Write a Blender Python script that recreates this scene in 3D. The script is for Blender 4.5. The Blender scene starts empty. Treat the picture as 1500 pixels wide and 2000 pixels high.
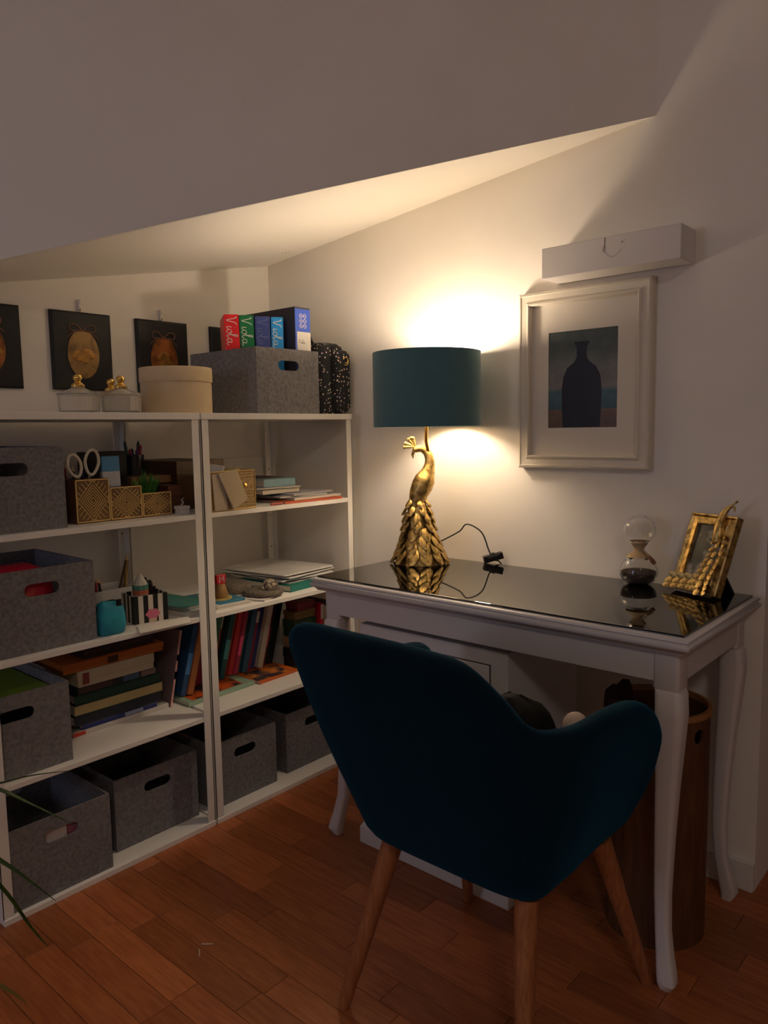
import bpy, math, random
from mathutils import Vector, Matrix, Euler
from mathutils.geometry import tessellate_polygon
random.seed(7)
S = bpy.context.scene
COL = S.collection
pi = math.pi

# ------------------------------------------------------------------ camera, world, light, exposure
cam = bpy.data.cameras.new('camera'); camo = bpy.data.objects.new('camera', cam); COL.objects.link(camo)
F = Vector((-0.65606221, 0.74693101, -0.10805764)); R_ = Vector((0.7523716, 0.65854828, -0.01584744))
U_ = Vector((-0.05932423, 0.09169641, 0.99401831))
camo.matrix_world = Matrix(((R_.x, U_.x, -F.x, 2.315), (R_.y, U_.y, -F.y, -1.979), (R_.z, U_.z, -F.z, 1.1872), (0, 0, 0, 1)))
cam.sensor_fit = 'VERTICAL'; cam.sensor_height = 24.0; cam.lens = 24.0 * 1482.32 / 2000.0
cam.clip_start = 0.02
S.camera = camo
w = bpy.data.worlds.new('night'); S.world = w; w.use_nodes = True
w.node_tree.nodes['Background'].inputs[0].default_value = (0.02, 0.03, 0.06, 1)
w.node_tree.nodes['Background'].inputs[1].default_value = 0.2
S.view_settings.view_transform = 'Standard'; S.view_settings.look = 'None'
S.view_settings.gamma = 1; S.view_settings.use_curve_mapping = False
S.view_settings.exposure = 0.38
S.cycles.use_denoising = True
S.cycles.max_bounces = 10; S.cycles.diffuse_bounces = 6; S.cycles.sample_clamp_indirect = 4.0

def area_light(name, loc, target, size, power, col, shape='DISK'):
    l = bpy.data.lights.new(name, 'AREA'); l.shape = shape; l.size = size; l.energy = power; l.color = col
    o = bpy.data.objects.new(name, l); COL.objects.link(o); o.location = loc
    o.rotation_euler = (Vector(target) - Vector(loc)).to_track_quat('-Z', 'Y').to_euler()
    return o
# fill lights added behind the camera: dim warm overhead, cool from behind left
area_light('warm_fill_light', (3.3, -2.8, 2.62), (2.3, -2.2, 0), 0.5, 9.5, (1.0, 0.88, 0.78))
area_light('cool_fill_light', (0.75, -3.93, 1.35), (1.45, -0.3, 0.65), 0.7, 5.0, (0.66, 0.72, 1.0))
LAMP_STRENGTH = 150.0

# ------------------------------------------------------------------ materials
def lin(c):
    def g(x):
        x /= 255.0
        return x / 12.92 if x <= 0.04045 else ((x + 0.055) / 1.055) ** 2.4
    return (g(c[0]), g(c[1]), g(c[2]), 1)
MATS = {}
def M(name, col, rough=0.6, metal=0.0, col2=None, nscale=40.0, bump=0.0, bscale=None, rnd=0.0, spec=None,
      trans=0.0, ior=1.45, emit=None, sheen=0.0, stretch=None, coat=0.0, contrast=(0.35, 0.65), sheen_tint=None):
    """col / col2 are sRGB 0-255 reflectance colours"""
    if name in MATS: return MATS[name]
    m = bpy.data.materials.new(name); m.use_nodes = True; MATS[name] = m
    nt = m.node_tree; b = nt.nodes['Principled BSDF']; L = nt.links
    b.inputs['Base Color'].default_value = lin(col); b.inputs['Roughness'].default_value = rough
    b.inputs['Metallic'].default_value = metal; b.inputs['IOR'].default_value = ior
    b.inputs['Transmission Weight'].default_value = trans
    b.inputs['Sheen Weight'].default_value = sheen; b.inputs['Coat Weight'].default_value = coat
    if sheen_tint: b.inputs['Sheen Tint'].default_value = lin(sheen_tint)
    if spec is not None: b.inputs['Specular IOR Level'].default_value = spec
    src = None
    tc = nt.nodes.new('ShaderNodeTexCoord'); vec = tc.outputs['Object']
    if stretch:
        mp = nt.nodes.new('ShaderNodeMapping'); mp.inputs['Scale'].default_value = stretch
        L.new(vec, mp.inputs[0]); vec = mp.outputs[0]
    if col2 is not None:
        n = nt.nodes.new('ShaderNodeTexNoise'); n.inputs['Scale'].default_value = nscale; n.inputs['Detail'].default_value = 5
        L.new(vec, n.inputs['Vector'])
        r = nt.nodes.new('ShaderNodeValToRGB'); r.color_ramp.elements[0].color = lin(col); r.color_ramp.elements[1].color = lin(col2)
        r.color_ramp.elements[0].position = contrast[0]; r.color_ramp.elements[1].position = contrast[1]
        L.new(n.outputs['Fac'], r.inputs[0]); src = r.outputs[0]
        if rnd:
            oi = nt.nodes.new('ShaderNodeObjectInfo'); ad = nt.nodes.new('ShaderNodeVectorMath'); ad.operation = 'ADD'
            sc = nt.nodes.new('ShaderNodeMath'); sc.operation = 'MULTIPLY'; sc.inputs[1].default_value = 37.0
            L.new(oi.outputs['Random'], sc.inputs[0]); L.new(vec, ad.inputs[0]); L.new(sc.outputs[0], ad.inputs[1])
            L.new(ad.outputs[0], n.inputs['Vector'])
    if rnd:
        oi = nt.nodes.new('ShaderNodeObjectInfo'); mr = nt.nodes.new('ShaderNodeMapRange')
        mr.inputs['To Min'].default_value = 1 - rnd; mr.inputs['To Max'].default_value = 1 + rnd
        L.new(oi.outputs['Random'], mr.inputs['Value'])
        hs = nt.nodes.new('ShaderNodeHueSaturation'); L.new(mr.outputs[0], hs.inputs['Value'])
        if src: L.new(src, hs.inputs['Color'])
        else: hs.inputs['Color'].default_value = lin(col)
        src = hs.outputs[0]
    if src: L.new(src, b.inputs['Base Color'])
    if bump:
        n2 = nt.nodes.new('ShaderNodeTexNoise'); n2.inputs['Scale'].default_value = bscale or nscale; n2.inputs['Detail'].default_value = 4
        L.new(vec, n2.inputs['Vector'])
        bp = nt.nodes.new('ShaderNodeBump'); bp.inputs['Strength'].default_value = bump; bp.inputs['Distance'].default_value = 0.002
        L.new(n2.outputs['Fac'], bp.inputs['Height']); L.new(bp.outputs[0], b.inputs['Normal'])
    if emit:
        b.inputs['Emission Color'].default_value = emit[0]; b.inputs['Emission Strength'].default_value = emit[1]
    return m

wall_m = M('wall_paint', (238, 233, 225), 0.85, col2=(233, 228, 219), nscale=3, bump=0.12, bscale=160)
ceil_m = M('ceiling_paint', (238, 233, 224), 0.9, bump=0.08, bscale=140)
white_m = M('white_lacquer', (222, 219, 216), 0.42)
metal_w = M('white_metal', (238, 235, 229), 0.45)
board_w = M('white_board', (226, 222, 214), 0.5)
desk_w = M('white_desk_paint', (214, 208, 206), 0.38, bump=0.05, bscale=60)
felt = M('grey_felt', (104, 102, 105), 0.95, col2=(128, 126, 128), nscale=110, bump=0.2, bscale=420, rnd=0.04)
gold = M('antique_gold', (226, 194, 124), 0.42, 1.0, col2=(124, 94, 50), nscale=75, bump=0.25, bscale=120, contrast=(0.42, 0.72))
gold_s = M('polished_gold', (235, 196, 110), 0.2, 1.0)
brass = M('brass_rod', (226, 178, 92), 0.3, 1.0)
teal_f = M('teal_velvet', (9, 26, 35), 0.9, col2=(7, 21, 30), nscale=260, sheen=0.5, sheen_tint=(16, 112, 150), bump=0.15, bscale=900, spec=0.1)
shade_m = M('teal_shade_fabric', (78, 120, 130), 0.85, col2=(71, 111, 121), nscale=300, bump=0.1, bscale=500, sheen=0.2)
shade_in = M('shade_lining', (236, 226, 204), 0.6)
blackglass = M('black_glass', (6, 6, 6), 0.03, ior=2.3)
black_m = M('black_plastic', (14, 14, 15), 0.4)
blackcard = M('black_card', (20, 20, 22), 0.55, col2=(28, 27, 28), nscale=12)
oak = M('oak_leg', (170, 108, 66), 0.5, col2=(146, 88, 50), nscale=18, stretch=(8, 8, 1), bump=0.05)
plank_m = M('parquet', (172, 102, 58), 0.36, col2=(150, 84, 46), nscale=9, stretch=(1.2, 12, 12), rnd=0.26, bump=0.03, bscale=30)
glass_m = M('clear_glass', (255, 255, 255), 0.0, trans=1.0, ior=1.4)
jar_m = M('jar_glass', (250, 246, 238), 0.12, trans=0.82, ior=1.16)
paper = M('paper', (224, 220, 212), 0.8, col2=(206, 202, 194), nscale=6)
beige = M('beige_card', (212, 190, 156), 0.7, col2=(204, 182, 148), nscale=20)
brownw = M('brown_wood', (86, 58, 38), 0.5, col2=(70, 46, 30), nscale=14, stretch=(1, 6, 6))
darkwood = M('dark_brown_door', (74, 46, 28), 0.5, col2=(60, 36, 22), nscale=6, stretch=(6, 6, 1))

# ------------------------------------------------------------------ mesh builder
class MB:
    def __init__(s): s.v = []; s.f = []; s.mi = []
    def add(s, vs, fs, mi=0):
        o = len(s.v); s.v += [Vector(p) for p in vs]; s.f += [tuple(i + o for i in f) for f in fs]; s.mi += [mi] * len(fs); return s
    def box(s, x0, x1, y0, y1, z0, z1, mi=0):
        return s.add([(x0, y0, z0), (x1, y0, z0), (x1, y1, z0), (x0, y1, z0), (x0, y0, z1), (x1, y0, z1), (x1, y1, z1), (x0, y1, z1)],
              [(3, 2, 1, 0), (4, 5, 6, 7), (0, 1, 5, 4), (1, 2, 6, 5), (2, 3, 7, 6), (3, 0, 4, 7)], mi)
    def loft(s, rings, cap=True, closed=True, mi=0):
        n = len(rings[0]); vs = [p for r in rings for p in r]; fs = []
        for a in range(len(rings) - 1):
            for i in range(n if closed else n - 1):
                j = (i + 1) % n; fs.append((a * n + i, a * n + j, (a + 1) * n + j, (a + 1) * n + i))
        if cap: fs.append(tuple(range(n))[::-1]); fs.append(tuple((len(rings) - 1) * n + i for i in range(n)))
        return s.add(vs, fs, mi)
    def lathe(s, prof, c=(0, 0, 0), n=28, mi=0, ribs=0, amp=0.0, cap=False):
        c = Vector(c); rings = []
        for r, z in prof:
            rings.append([c + Vector(((r + (amp * math.cos(ribs * 2 * pi * i / n) if ribs and r > 0.01 else 0)) * math.cos(2 * pi * i / n),
                                      (r + (amp * math.cos(ribs * 2 * pi * i / n) if ribs and r > 0.01 else 0)) * math.sin(2 * pi * i / n), z)) for i in range(n)])
        return s.loft(rings, cap=cap, mi=mi)
    def tube(s, pts, rad, n=8, mi=0, cap=True):
        pts = [Vector(p) for p in pts]
        if not hasattr(rad, '__len__'): rad = [rad] * len(pts)
        rings = []; up = None
        for i, p in enumerate(pts):
            t = (pts[min(i + 1, len(pts) - 1)] - pts[max(i - 1, 0)]).normalized()
            if up is None:
                up = Vector((0, 0, 1)) if abs(t.z) < 0.9 else Vector((1, 0, 0))
            a = t.cross(up)
            a = a.normalized() if a.length > 1e-6 else t.orthogonal().normalized()
            b = a.cross(t).normalized(); up = b
            rings.append([p + (a * math.cos(2 * pi * k / n) + b * math.sin(2 * pi * k / n)) * rad[i] for k in range(n)])
        return s.loft(rings, cap=cap, mi=mi)
    def sphere(s, c, r, nu=14, nv=9, sc=(1, 1, 1), mi=0):
        c = Vector(c); prof = []
        rings = []
        for j in range(nv + 1):
            a = pi * j / nv; rr = max(math.sin(a), 0.02) * r
            rings.append([c + Vector((rr * math.cos(2 * pi * i / nu) * sc[0], rr * math.sin(2 * pi * i / nu) * sc[1], -math.cos(a) * r * sc[2])) for i in range(nu)])
        return s.loft(rings, mi=mi)
    def extrude(s, poly, vec, mi=0):
        vec = Vector(vec); return s.loft([[Vector(p) for p in poly], [Vector(p) + vec for p in poly]], mi=mi)
    def plate(s, outer, hole, fn, t, mi=0):
        """flat plate in 2-D with one hole; fn(u, v, w) maps to 3-D, thickness t along w"""
        loops = [outer] + ([hole] if hole else [])
        flat = [p for l in loops for p in l]
        tri = tessellate_polygon([[Vector((p[0], p[1], 0)) for p in l] for l in loops])
        n = len(flat); vs = [fn(p[0], p[1], 0) for p in flat] + [fn(p[0], p[1], t) for p in flat]
        fs = [tuple(a) for a in tri] + [(a[2] + n, a[1] + n, a[0] + n) for a in tri]
        o = 0
        for l in loops:
            k = len(l)
            for i in range(k):
                j = (i + 1) % k; fs.append((o + i, o + j, n + o + j, n + o + i))
            o += k
        return s.add(vs, fs, mi)
    def xf(s, m):
        s.v = [m @ p for p in s.v]; return s
    def mv(s, d):
        d = Vector(d); s.v = [p + d for p in s.v]; return s
    def build(s, name, mats, parent=None, org=(0, 0, 0), smooth=False, bevel=0.0, subsurf=0, angle=40, seg=2):
        me = bpy.data.meshes.new(name); o_ = Vector(org)
        me.from_pydata([tuple(p - o_) for p in s.v], [], s.f)
        if not isinstance(mats, (list, tuple)): mats = [mats]
        for m in mats: me.materials.append(m)
        if len(mats) > 1: me.polygons.foreach_set('material_index', s.mi)
        import bmesh
        bm = bmesh.new(); bm.from_mesh(me); bmesh.ops.recalc_face_normals(bm, faces=bm.faces); bm.to_mesh(me); bm.free()
        if smooth:
            me.polygons.foreach_set('use_smooth', [True] * len(me.polygons)); me.set_sharp_from_angle(angle=math.radians(angle))
        o = bpy.data.objects.new(name, me); COL.objects.link(o)
        if parent is None: o.location = o_
        else: o.parent = parent
        if bevel:
            b = o.modifiers.new('bevel', 'BEVEL'); b.width = bevel; b.segments = seg; b.limit_method = 'ANGLE'; b.angle_limit = math.radians(40)
        if subsurf:
            b = o.modifiers.new('subsurf', 'SUBSURF'); b.levels = subsurf; b.render_levels = subsurf
        return o
def tag(o, label=None, cat=None, group=None, kind=None):
    if label: o['label'] = label
    if cat: o['category'] = cat
    if group: o['group'] = group
    if kind: o['kind'] = kind
    return o
def thing(name, label, cat, loc=(0, 0, 0), rot=(0, 0, 0), group=None):
    o = bpy.data.objects.new(name, None); COL.objects.link(o); o.empty_display_size = 0.05
    o.location = loc; o.rotation_euler = rot
    return tag(o, label, cat, group)
def struct(mb, name, m, **k): return tag(mb.build(name, m, **k), kind='structure')
def rrect(x0, x1, y0, y1, r, n=4):
    out = []
    for cx, cy, a0 in ((x1 - r, y1 - r, 0), (x0 + r, y1 - r, pi / 2), (x0 + r, y0 + r, pi), (x1 - r, y0 + r, 1.5 * pi)):
        for i in range(n + 1):
            a = a0 + pi / 2 * i / n; out.append((cx + r * math.cos(a), cy + r * math.sin(a)))
    return out
def spline(pts, n=8):
    P = [Vector(p) for p in pts]; out = []
    for i in range(len(P) - 1):
        a, b, c, d = P[max(i - 1, 0)], P[i], P[i + 1], P[min(i + 2, len(P) - 1)]
        for k in range(n):
            t = k / n; out.append(0.5 * ((2 * b) + (c - a) * t + (2 * a - 5 * b + 4 * c - d) * t * t + (3 * b - a - 3 * c + d) * t ** 3))
    out.append(P[-1]); return out

# ------------------------------------------------------------------ the setting
def zc(x, y): return 1.82 + 0.0963 * x + 0.19 * y
base = struct(MB().box(-0.1, 4.3, -4.1, 0.6, -0.12, -0.004), 'floor', M('floor_base', (70, 40, 22), 0.7))
# parquet strips, 71 mm wide, running away along the picture wall
pw = 0.071
def plank_mesh(l):
    mb = MB(); g = 0.0006
    mb.loft([[(g, g, -0.0045), (l - g, g, -0.0045), (l - g, pw - g, -0.0045), (g, pw - g, -0.0045)],
             [(g, g, -0.0006), (l - g, g, -0.0006), (l - g, pw - g, -0.0006), (g, pw - g, -0.0006)],
             [(g + .0008, g + .0008, 0), (l - g - .0008, g + .0008, 0), (l - g - .0008, pw - g - .0008, 0), (g + .0008, pw - g - .0008, 0)]])
    o = mb.build('plank', plank_m, parent=base); return o
lens = [0.33, 0.40, 0.47, 0.54]
protos = {}
count = 0
rest = MB()
for r in range(-57, 8):
    y = -0.043 + r * pw
    x = -0.05 - random.random() * 0.4
    while x < 4.2:
        l = random.choice(lens)
        if 0.0 < x + l and x < 3.0 and -2.0 < y < 0.42:
            if l not in protos: o = protos[l] = plank_mesh(l)
            else:
                o = protos[l].copy(); COL.objects.link(o); o.parent = base
            o.location = (x, y, 0); count += 1
        else:
            rest.box(x + .0006, x + l - .0006, y + .0006, y + pw - .0006, -0.0045, 0)
        x += l
ro = rest.build('planks_beyond', plank_m, parent=base); tag(ro, kind='stuff')

XW = 1.812   # where the picture wall ends
struct(MB().box(-0.12, 0.0, -4.0, 0.12, 0, 2.75), 'wall_left', wall_m)
struct(MB().box(0.0, XW, 0.0, 0.40, 0, 2.75), 'wall_back', wall_m)
struct(MB().box(XW + 1.0, 4.32, 0.0, 0.12, 0, 2.75), 'wall_back_far', wall_m)
struct(MB().box(XW, XW + 1.0, 0.0, 0.40, 2.1, 2.75), 'wall_lintel', wall_m)
struct(MB().box(1.4, 3.3, 0.46, 0.56, -0.004, 2.75), 'wall_hall', darkwood)
struct(MB().box(XW + 1.0, XW + 1.1, 0.12, 0.46, 0, 2.75), 'wall_hall_end', wall_m)
struct(MB().box(4.2, 4.32, -4.0, 0.0, 0, 2.75), 'wall_right', wall_m)
struct(MB().box(-0.12, 4.32, -4.12, -4.0, 0, 2.75), 'wall_front', wall_m)
struct(MB().box(-0.12, 4.32, -4.12, 0.5, 2.7, 2.82), 'ceiling', ceil_m)
d = thing('door_1', 'dark brown wooden door past the end of the picture wall', 'door', (XW + 0.5, 0.42, 0)); d['kind'] = 'structure'
MB().box(-0.49, 0.49, -0.02, 0.02, 0.004, 2.09).build('door_leaf', darkwood, d, bevel=.002)
for z0, z1 in ((0.15, 0.85), (1.0, 1.95)):
    MB().box(-0.36, 0.36, -0.028, -0.019, z0, z1).build('door_panel', darkwood, d, bevel=.006)
MB().tube([(0.42, -0.02, 1.02), (0.42, -0.06, 1.02), (0.33, -0.065, 1.02)], 0.009).build('door_handle', gold_s, d, smooth=True)
# low sloping ceiling in the corner and the diagonal bulkhead hanging in front of it
P0 = (1.505, 0.0); dd = (-1.2514, -1.1125); P1 = (0.0, -1.338)
tri = [(0, 0), P0, P1]
struct(MB().loft([[(x, y, zc(x, y)) for x, y in tri], [(x, y, zc(x, y) + 0.25) for x, y in tri]]), 'ceiling_sloped', ceil_m)
nb = Vector((1.1125, -1.2514, 0)).normalized() * 0.012
struct(MB().loft([[(P0[0] + nb.x * k, P0[1] + (nb.y * k if k < 1 else 0), z) for k, z in ((0, zc(*P0)), (1, zc(*P0)), (1, 2.7), (0, 2.7))],
                  [(P1[0] + (nb.x * k if k < 1 else 0), P1[1] + nb.y * k * 1.4, z) for k, z in ((0, zc(*P1)), (1, zc(*P1)), (1, 2.7), (0, 2.7))]]), 'wall_bulkhead', wall_m)
# four screw holes left in the slope
mb = MB()
for dx, dy in ((0, 0), (.012, .004), (.004, .014), (.017, .016)):
    x, y = 0.205 + dx, -0.105 + dy
    mb.lathe([(.0014, -.0008), (.0014, .004)], (x, y, zc(x, y)), 8, cap=True)
tag(mb.build('trim_screw_holes', M('dark_hole', (60, 50, 42), 0.9)), kind='structure')
struct(MB().box(0.0, XW + 0.0, -0.013, 0.0, 0, 0.078), 'baseboard_back', white_m, bevel=.003)
struct(MB().box(0.0, 0.013, -4.0, -1.33, 0, 0.078), 'baseboard_left', white_m, bevel=.003)
# white painted beam end on the wall
bt = MB().box(1.247, 1.622, -0.10, 0.0, 1.585, 1.666)
bo = tag(bt.build('wall_beam', M('beam_paint', (216, 211, 208), 0.6, bump=0.1, bscale=50), org=(1.43, 0, 1.6), bevel=.002),
         'white painted beam block fixed to the wall above the framed picture', 'beam')
mb = MB(); mb.extrude([(1.4268, -.1004, 1.664), (1.4292, -.1004, 1.664), (1.4288, -.1004, 1.63), (1.4276, -.1004, 1.632)], (0, .0005, 0))
tag(mb.build('crack', M('crack_dark', (96, 84, 76), 0.9), bo, org=(1.43, 0, 1.6)), 'dark crack in the beam face')
mb = MB(); pts = [(1.448 + .026 * math.cos(a) , -.1003, 1.634 + .017 * math.sin(a) * (1 + .3 * math.sin(3 * a))) for a in [i * .4 for i in range(6, 16)]]
mb.tube(pts, .0004, 5); mb.sphere((1.474, -.1, 1.646), .0022, 8, 5)
mb.build('filler_mark', M('filler', (190, 182, 176), 0.9), bo, org=(1.43, 0, 1.6))

# unseen ceiling lamp and window, added to stand where the fill lights are
cl = thing('added_ceiling_lamp', 'unseen flat round ceiling lamp added above the warm fill light', 'lamp', (3.3, -2.8, 2.7))
MB().lathe([(.02, 0), (.27, 0), (.27, -.05), (.25, -.06), (.02, -.06)], n=36, cap=True).build('lamp_body', white_m, cl, smooth=True)

wn = thing('added_window', 'unseen white framed window added behind the cool fill light', 'window', (.75, -4.0, .85)); wn['kind'] = 'structure'; og = wn.location
for x0, x1, z0, z1 in ((.20, .27, .85, 1.85), (1.23, 1.30, .85, 1.85), (.27, 1.23, .85, .92), (.27, 1.23, 1.78, 1.85), (.73, .77, .92, 1.78)):
    MB().box(x0, x1, -3.999, -3.97, z0, z1).build('window_frame', white_m, wn, org=og, bevel=.003)
MB().box(.27, 1.23, -3.988, -3.982, .92, 1.78).build('window_pane', M('night_pane', (18, 22, 34), .05), wn, org=og)

# ------------------------------------------------------------------ shelving units
ZS = [0.0155, 0.3452, 0.6493, 0.9512, 1.2428]   # shelf tops
XF, XB = 0.4717, 0.035
def unit(y0, y1, label):
    u = thing('shelving_unit', label, 'shelf', (0.25, (y0 + y1) / 2, 0), group='white metal shelving units'); og = u.location
    for i, z in enumerate(ZS):
        t = 0.0155 if i == 0 else (0.0185 if i == 4 else 0.0145)
        ins = 0.0 if i in (0, 4) else 0.003
        mb = MB(); xf = XF + (0.004 if i in (0, 4) else -0.0015)
        mb.box(XB if i in (0, 4) else XB + .004, xf, y0 + ins, y1 - ins, z - t, z)
        mb.build('shelf_board', metal_w, u, org=og, bevel=.0012)
    w_, t_ = 0.025, 0.0018
    for fx, sx in ((XF, -1), (XB, 1)):
        for fy, sy in ((y0, 1), (y1, -1)):
            mb = MB(); a, b = sorted((fx, fx + sx * t_)); c, e = sorted((fy, fy + sy * w_))
            mb.box(a, b, c, e, 0.016, 1.2242)
            a, b = sorted((fx, fx + sx * w_)); c, e = sorted((fy, fy + sy * t_))
            mb.box(a, b, c, e, 0.016, 1.2242)
            p = mb.build('post', metal_w, u, org=og)
            if sx < 0: continue      # only the rear posts show their bolt holes
            mb = MB(); xh = max(fx, fx + sx * t_)
            for z in ZS[1:4]:
                for dz in (-.09, .09):
                    mb.add([(xh + .0004, fy + sy * .0125 + .0028 * math.cos(k * pi / 4), z + dz + .0028 * math.sin(k * pi / 4)) for k in range(8)], [tuple(range(8))])
            tag(mb.build('bolt_holes', M('bolt_hole', (50, 44, 40), 0.9), p, org=og), kind='stuff')
    return u
unit(-1.302, -0.6785, 'left white metal shelving unit with glass jars and round box on top')
unit(-0.672, -0.046, 'right white metal shelving unit in the corner beside the desk')

# ------------------------------------------------------------------ felt boxes
def stadium(cx, cz, w, h, n=7):
    r = h / 2; out = []
    for s, a0 in ((1, -pi / 2), (-1, pi / 2)):
        for i in range(n + 1):
            a = a0 + pi * i / n; out.append((cx + s * (w / 2 - r) + r * math.cos(a), cz + r * math.sin(a)))
    return out
def felt_box(label, xf, y0, y1, z, h=0.207, depth=0.34, rotz=0.0, hw=0.088, hh=0.031):
    """open felt storage box, front face at x = xf, resting on z"""
    wd = y1 - y0; t = 0.005; mb = MB()
    H = stadium(0, h - 0.053, hw, hh)
    out = [(-wd / 2, 0), (wd / 2, 0), (wd / 2, h), (-wd / 2, h)]
    mb.plate(out, H, lambda u, v, q: (-q, u, v), t)
    mb.plate(out, H, lambda u, v, q: (-depth + q, u, v), t)
    for s in (-1, 1):
        a, b = sorted((s * wd / 2, s * (wd / 2 - t))); mb.box(-depth + t, -t, a, b, 0, h)
    mb.box(-depth + t, -t, -wd / 2 + t, wd / 2 - t, 0, .004)
    o = mb.build('felt_box', felt); o.location = (xf, (y0 + y1) / 2, z); o.rotation_euler = (0, 0, rotz)
    return tag(o, label, 'box', 'grey felt storage boxes')
felt_box('grey felt box holding binders on top of the right shelf', 0.455, -0.447, -0.182, ZS[4], 0.206, 0.345)
felt_box('grey felt box on the upper left shelf beside the gold organizer', 0.44, -1.335, -1.068, ZS[3])
felt_box('grey felt box with red things inside beside the turquoise pouch', 0.447, -1.283, -1.009, ZS[2], 0.21, 0.335)
felt_box('grey felt box left of the stack of board games', 0.4445, -1.362, -1.093, ZS[1], 0.212)
felt_box('grey felt box at floor level showing pink and white through its handle', 0.462, -1.2765, -1.009, ZS[0], 0.209, 0.345)
felt_box('grey felt box on the bottom left shelf, left of the middle posts', 0.407, -0.966, -0.692, ZS[0], 0.208)
felt_box('grey felt box on the bottom shelf, right of the middle posts', 0.42, -0.647, -0.388, ZS[0], 0.208)
felt_box('grey felt box on the bottom shelf, partly behind the chair back', 0.405, -0.33, -0.066, ZS[0], 0.208)

# ------------------------------------------------------------------ desk
dk = thing('writing_desk', 'white writing desk with curved legs and black glass top', 'desk', (1.2767, -0.271, 0)); og = dk.location
GX0, GX1, GY0, GY1 = 0.7582, 1.7952, -0.501, -0.0412
def ring(o, z): return [(GX0 - o, GY0 - o, z), (GX1 + o, GY0 - o, z), (GX1 + o, GY1 + min(o, .02), z), (GX0 - o, GY1 + min(o, .02), z)]
MB().loft([ring(-.012, .732), ring(.000, .734), ring(.004, .741), ring(.012, .745), ring(.0155, .749), ring(.0155, .754), ring(.010, .757), ring(.009, .7605),
           ring(.013, .763), ring(.0125, .767), ring(.008, .7702), ring(-.02, .7702)]).build('tabletop', desk_w, dk, org=og, smooth=True, angle=50)
MB().box(GX0, GX1, GY0, GY1, .7704, .7756).build('glass_top', blackglass, dk, org=og, bevel=.0008)
lx0, lx1, ly0, ly1 = GX0 + .018, GX1 - .012, GY0 + .012, GY1 - .014
for (x0, x1, y0, y1) in ((lx0 + .03, lx1 - .03, ly0 + .002, ly0 + .022), (lx0 + .03, lx1 - .03, ly1 - .022, ly1 - .002),
                         (lx0 + .002, lx0 + .022, ly0 + .03, ly1 - .03), (lx1 - .022, lx1 - .002, ly0 + .03, ly1 - .03)):
    MB().box(x0, x1, y0, y1, .667, .733).build('apron', desk_w, dk, org=og, bevel=.0015)
def cabriole(cx, cy, sx, sy):
    mb = MB(); rings = []
    for z, h, off in ((.733, .0275, 0), (.655, .0275, 0), (.652, .0255, .001), (.644, .0285, .005), (.60, .0290, .008), (.54, .0262, .006), (.44, .0222, .001),
                      (.32, .0188, -.004), (.20, .0162, -.006), (.12, .0152, -.002), (.07, .0165, .006), (.035, .0185, .013), (.018, .0185, .016), (.0, .0125, .012)):
        ox, oy = cx + sx * off, cy + sy * off
        rings.append([(ox + px, oy + py, z) for px, py in rrect(-h, h, -h, h, h * .28 if z > .65 else h * .5, 3)])
    mb.loft(rings); return mb.build('leg', desk_w, dk, org=og, smooth=True, angle=35)
for cx, sx in ((lx0 + .027, -1), (lx1 - .027, 1)):
    for cy, sy in ((ly0 + .027, -1), (ly1 - .027, 1)): cabriole(cx, cy, sx, sy)

# low white cabinet standing under the desk
cb = thing('low_cabinet', 'low white cabinet with a panel door standing under the desk', 'cabinet', (1.12, -0.28, 0)); og = cb.location
cx0, cx1, cy0, cy1 = 0.882, 1.366, -0.458, -0.10
MB().box(cx0, cx1, cy0, cy1, .05, .648).build('carcass', white_m, cb, org=og, bevel=.002)
MB().loft([[(cx0 - o, cy0 - o, z), (cx1 + o, cy0 - o, z), (cx1 + o, cy1, z), (cx0 - o, cy1, z)] for o, z in ((.008, 0), (.008, .045), (.003, .055), (0, .06))]).build('plinth', white_m, cb, org=og)
dr = MB(); dr.box(.917, 1.318, cy0 - .003, cy0 + .002, .10, .612).build('door_gap', M('gap_dark', (88, 80, 80), .8), cb, org=og)
dd_ = MB().box(.9195, 1.3155, cy0 - .006, cy0 + .002, .102, .6095).build('door', white_m, cb, org=og, bevel=.002)
MB().box(.96, 1.275, cy0 - .009, cy0 - .005, .15, .56).build('door_panel', white_m, dd_, org=og, bevel=.004)
MB().sphere((1.295, cy0 - .018, .38), .011).build('knob', white_m, dd_, org=og, smooth=True)

# ------------------------------------------------------------------ teal armchair
ch = thing('armchair', 'dark teal upholstered tub armchair with wooden legs facing the desk', 'chair', (1.503, -0.74, 0)); og = ch.location
half = [  # rim (dx, y, z) and foot of the shell (dx, y, z) from back centre to the arm tip
    ((0.00, -1.062, .835), (0.00, -.922, .367)), ((0.08, -1.063, .833), (0.075, -.922, .367)), ((0.145, -1.060, .824), (0.13, -.920, .367)),
    ((0.20, -1.050, .789), (0.165, -.912, .367)), ((0.245, -1.032, .750), (0.187, -.895, .367)), ((0.273, -1.000, .729), (0.198, -.87, .367)),
    ((0.291, -0.955, .723), (0.203, -.84, .374)), ((0.299, -0.895, .718), (0.206, -.80, .376)), ((0.300, -0.82, .716), (0.207, -.76, .380)),
    ((0.300, -0.745, .709), (0.209, -.71, .384)), ((0.299, -0.68, .694), (0.212, -.665, .388)), ((0.296, -0.625, .663), (0.217, -.63, .394)),
    ((0.292, -0.592, .620), (0.222, -.608, .402))]
left = {1: (-.08, -1.063, .836), 2: (-.145, -1.06, .835), 3: (-.215, -1.052, .833), 4: (-.266, -1.038, .820), 5: (-.300, -1.002, .788), 6: (-.306, -.95, .748), 10: (-.299, -.68, .702), 11: (-.296, -.615, .692), 12: (-.290, -.572, .645)}
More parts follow.
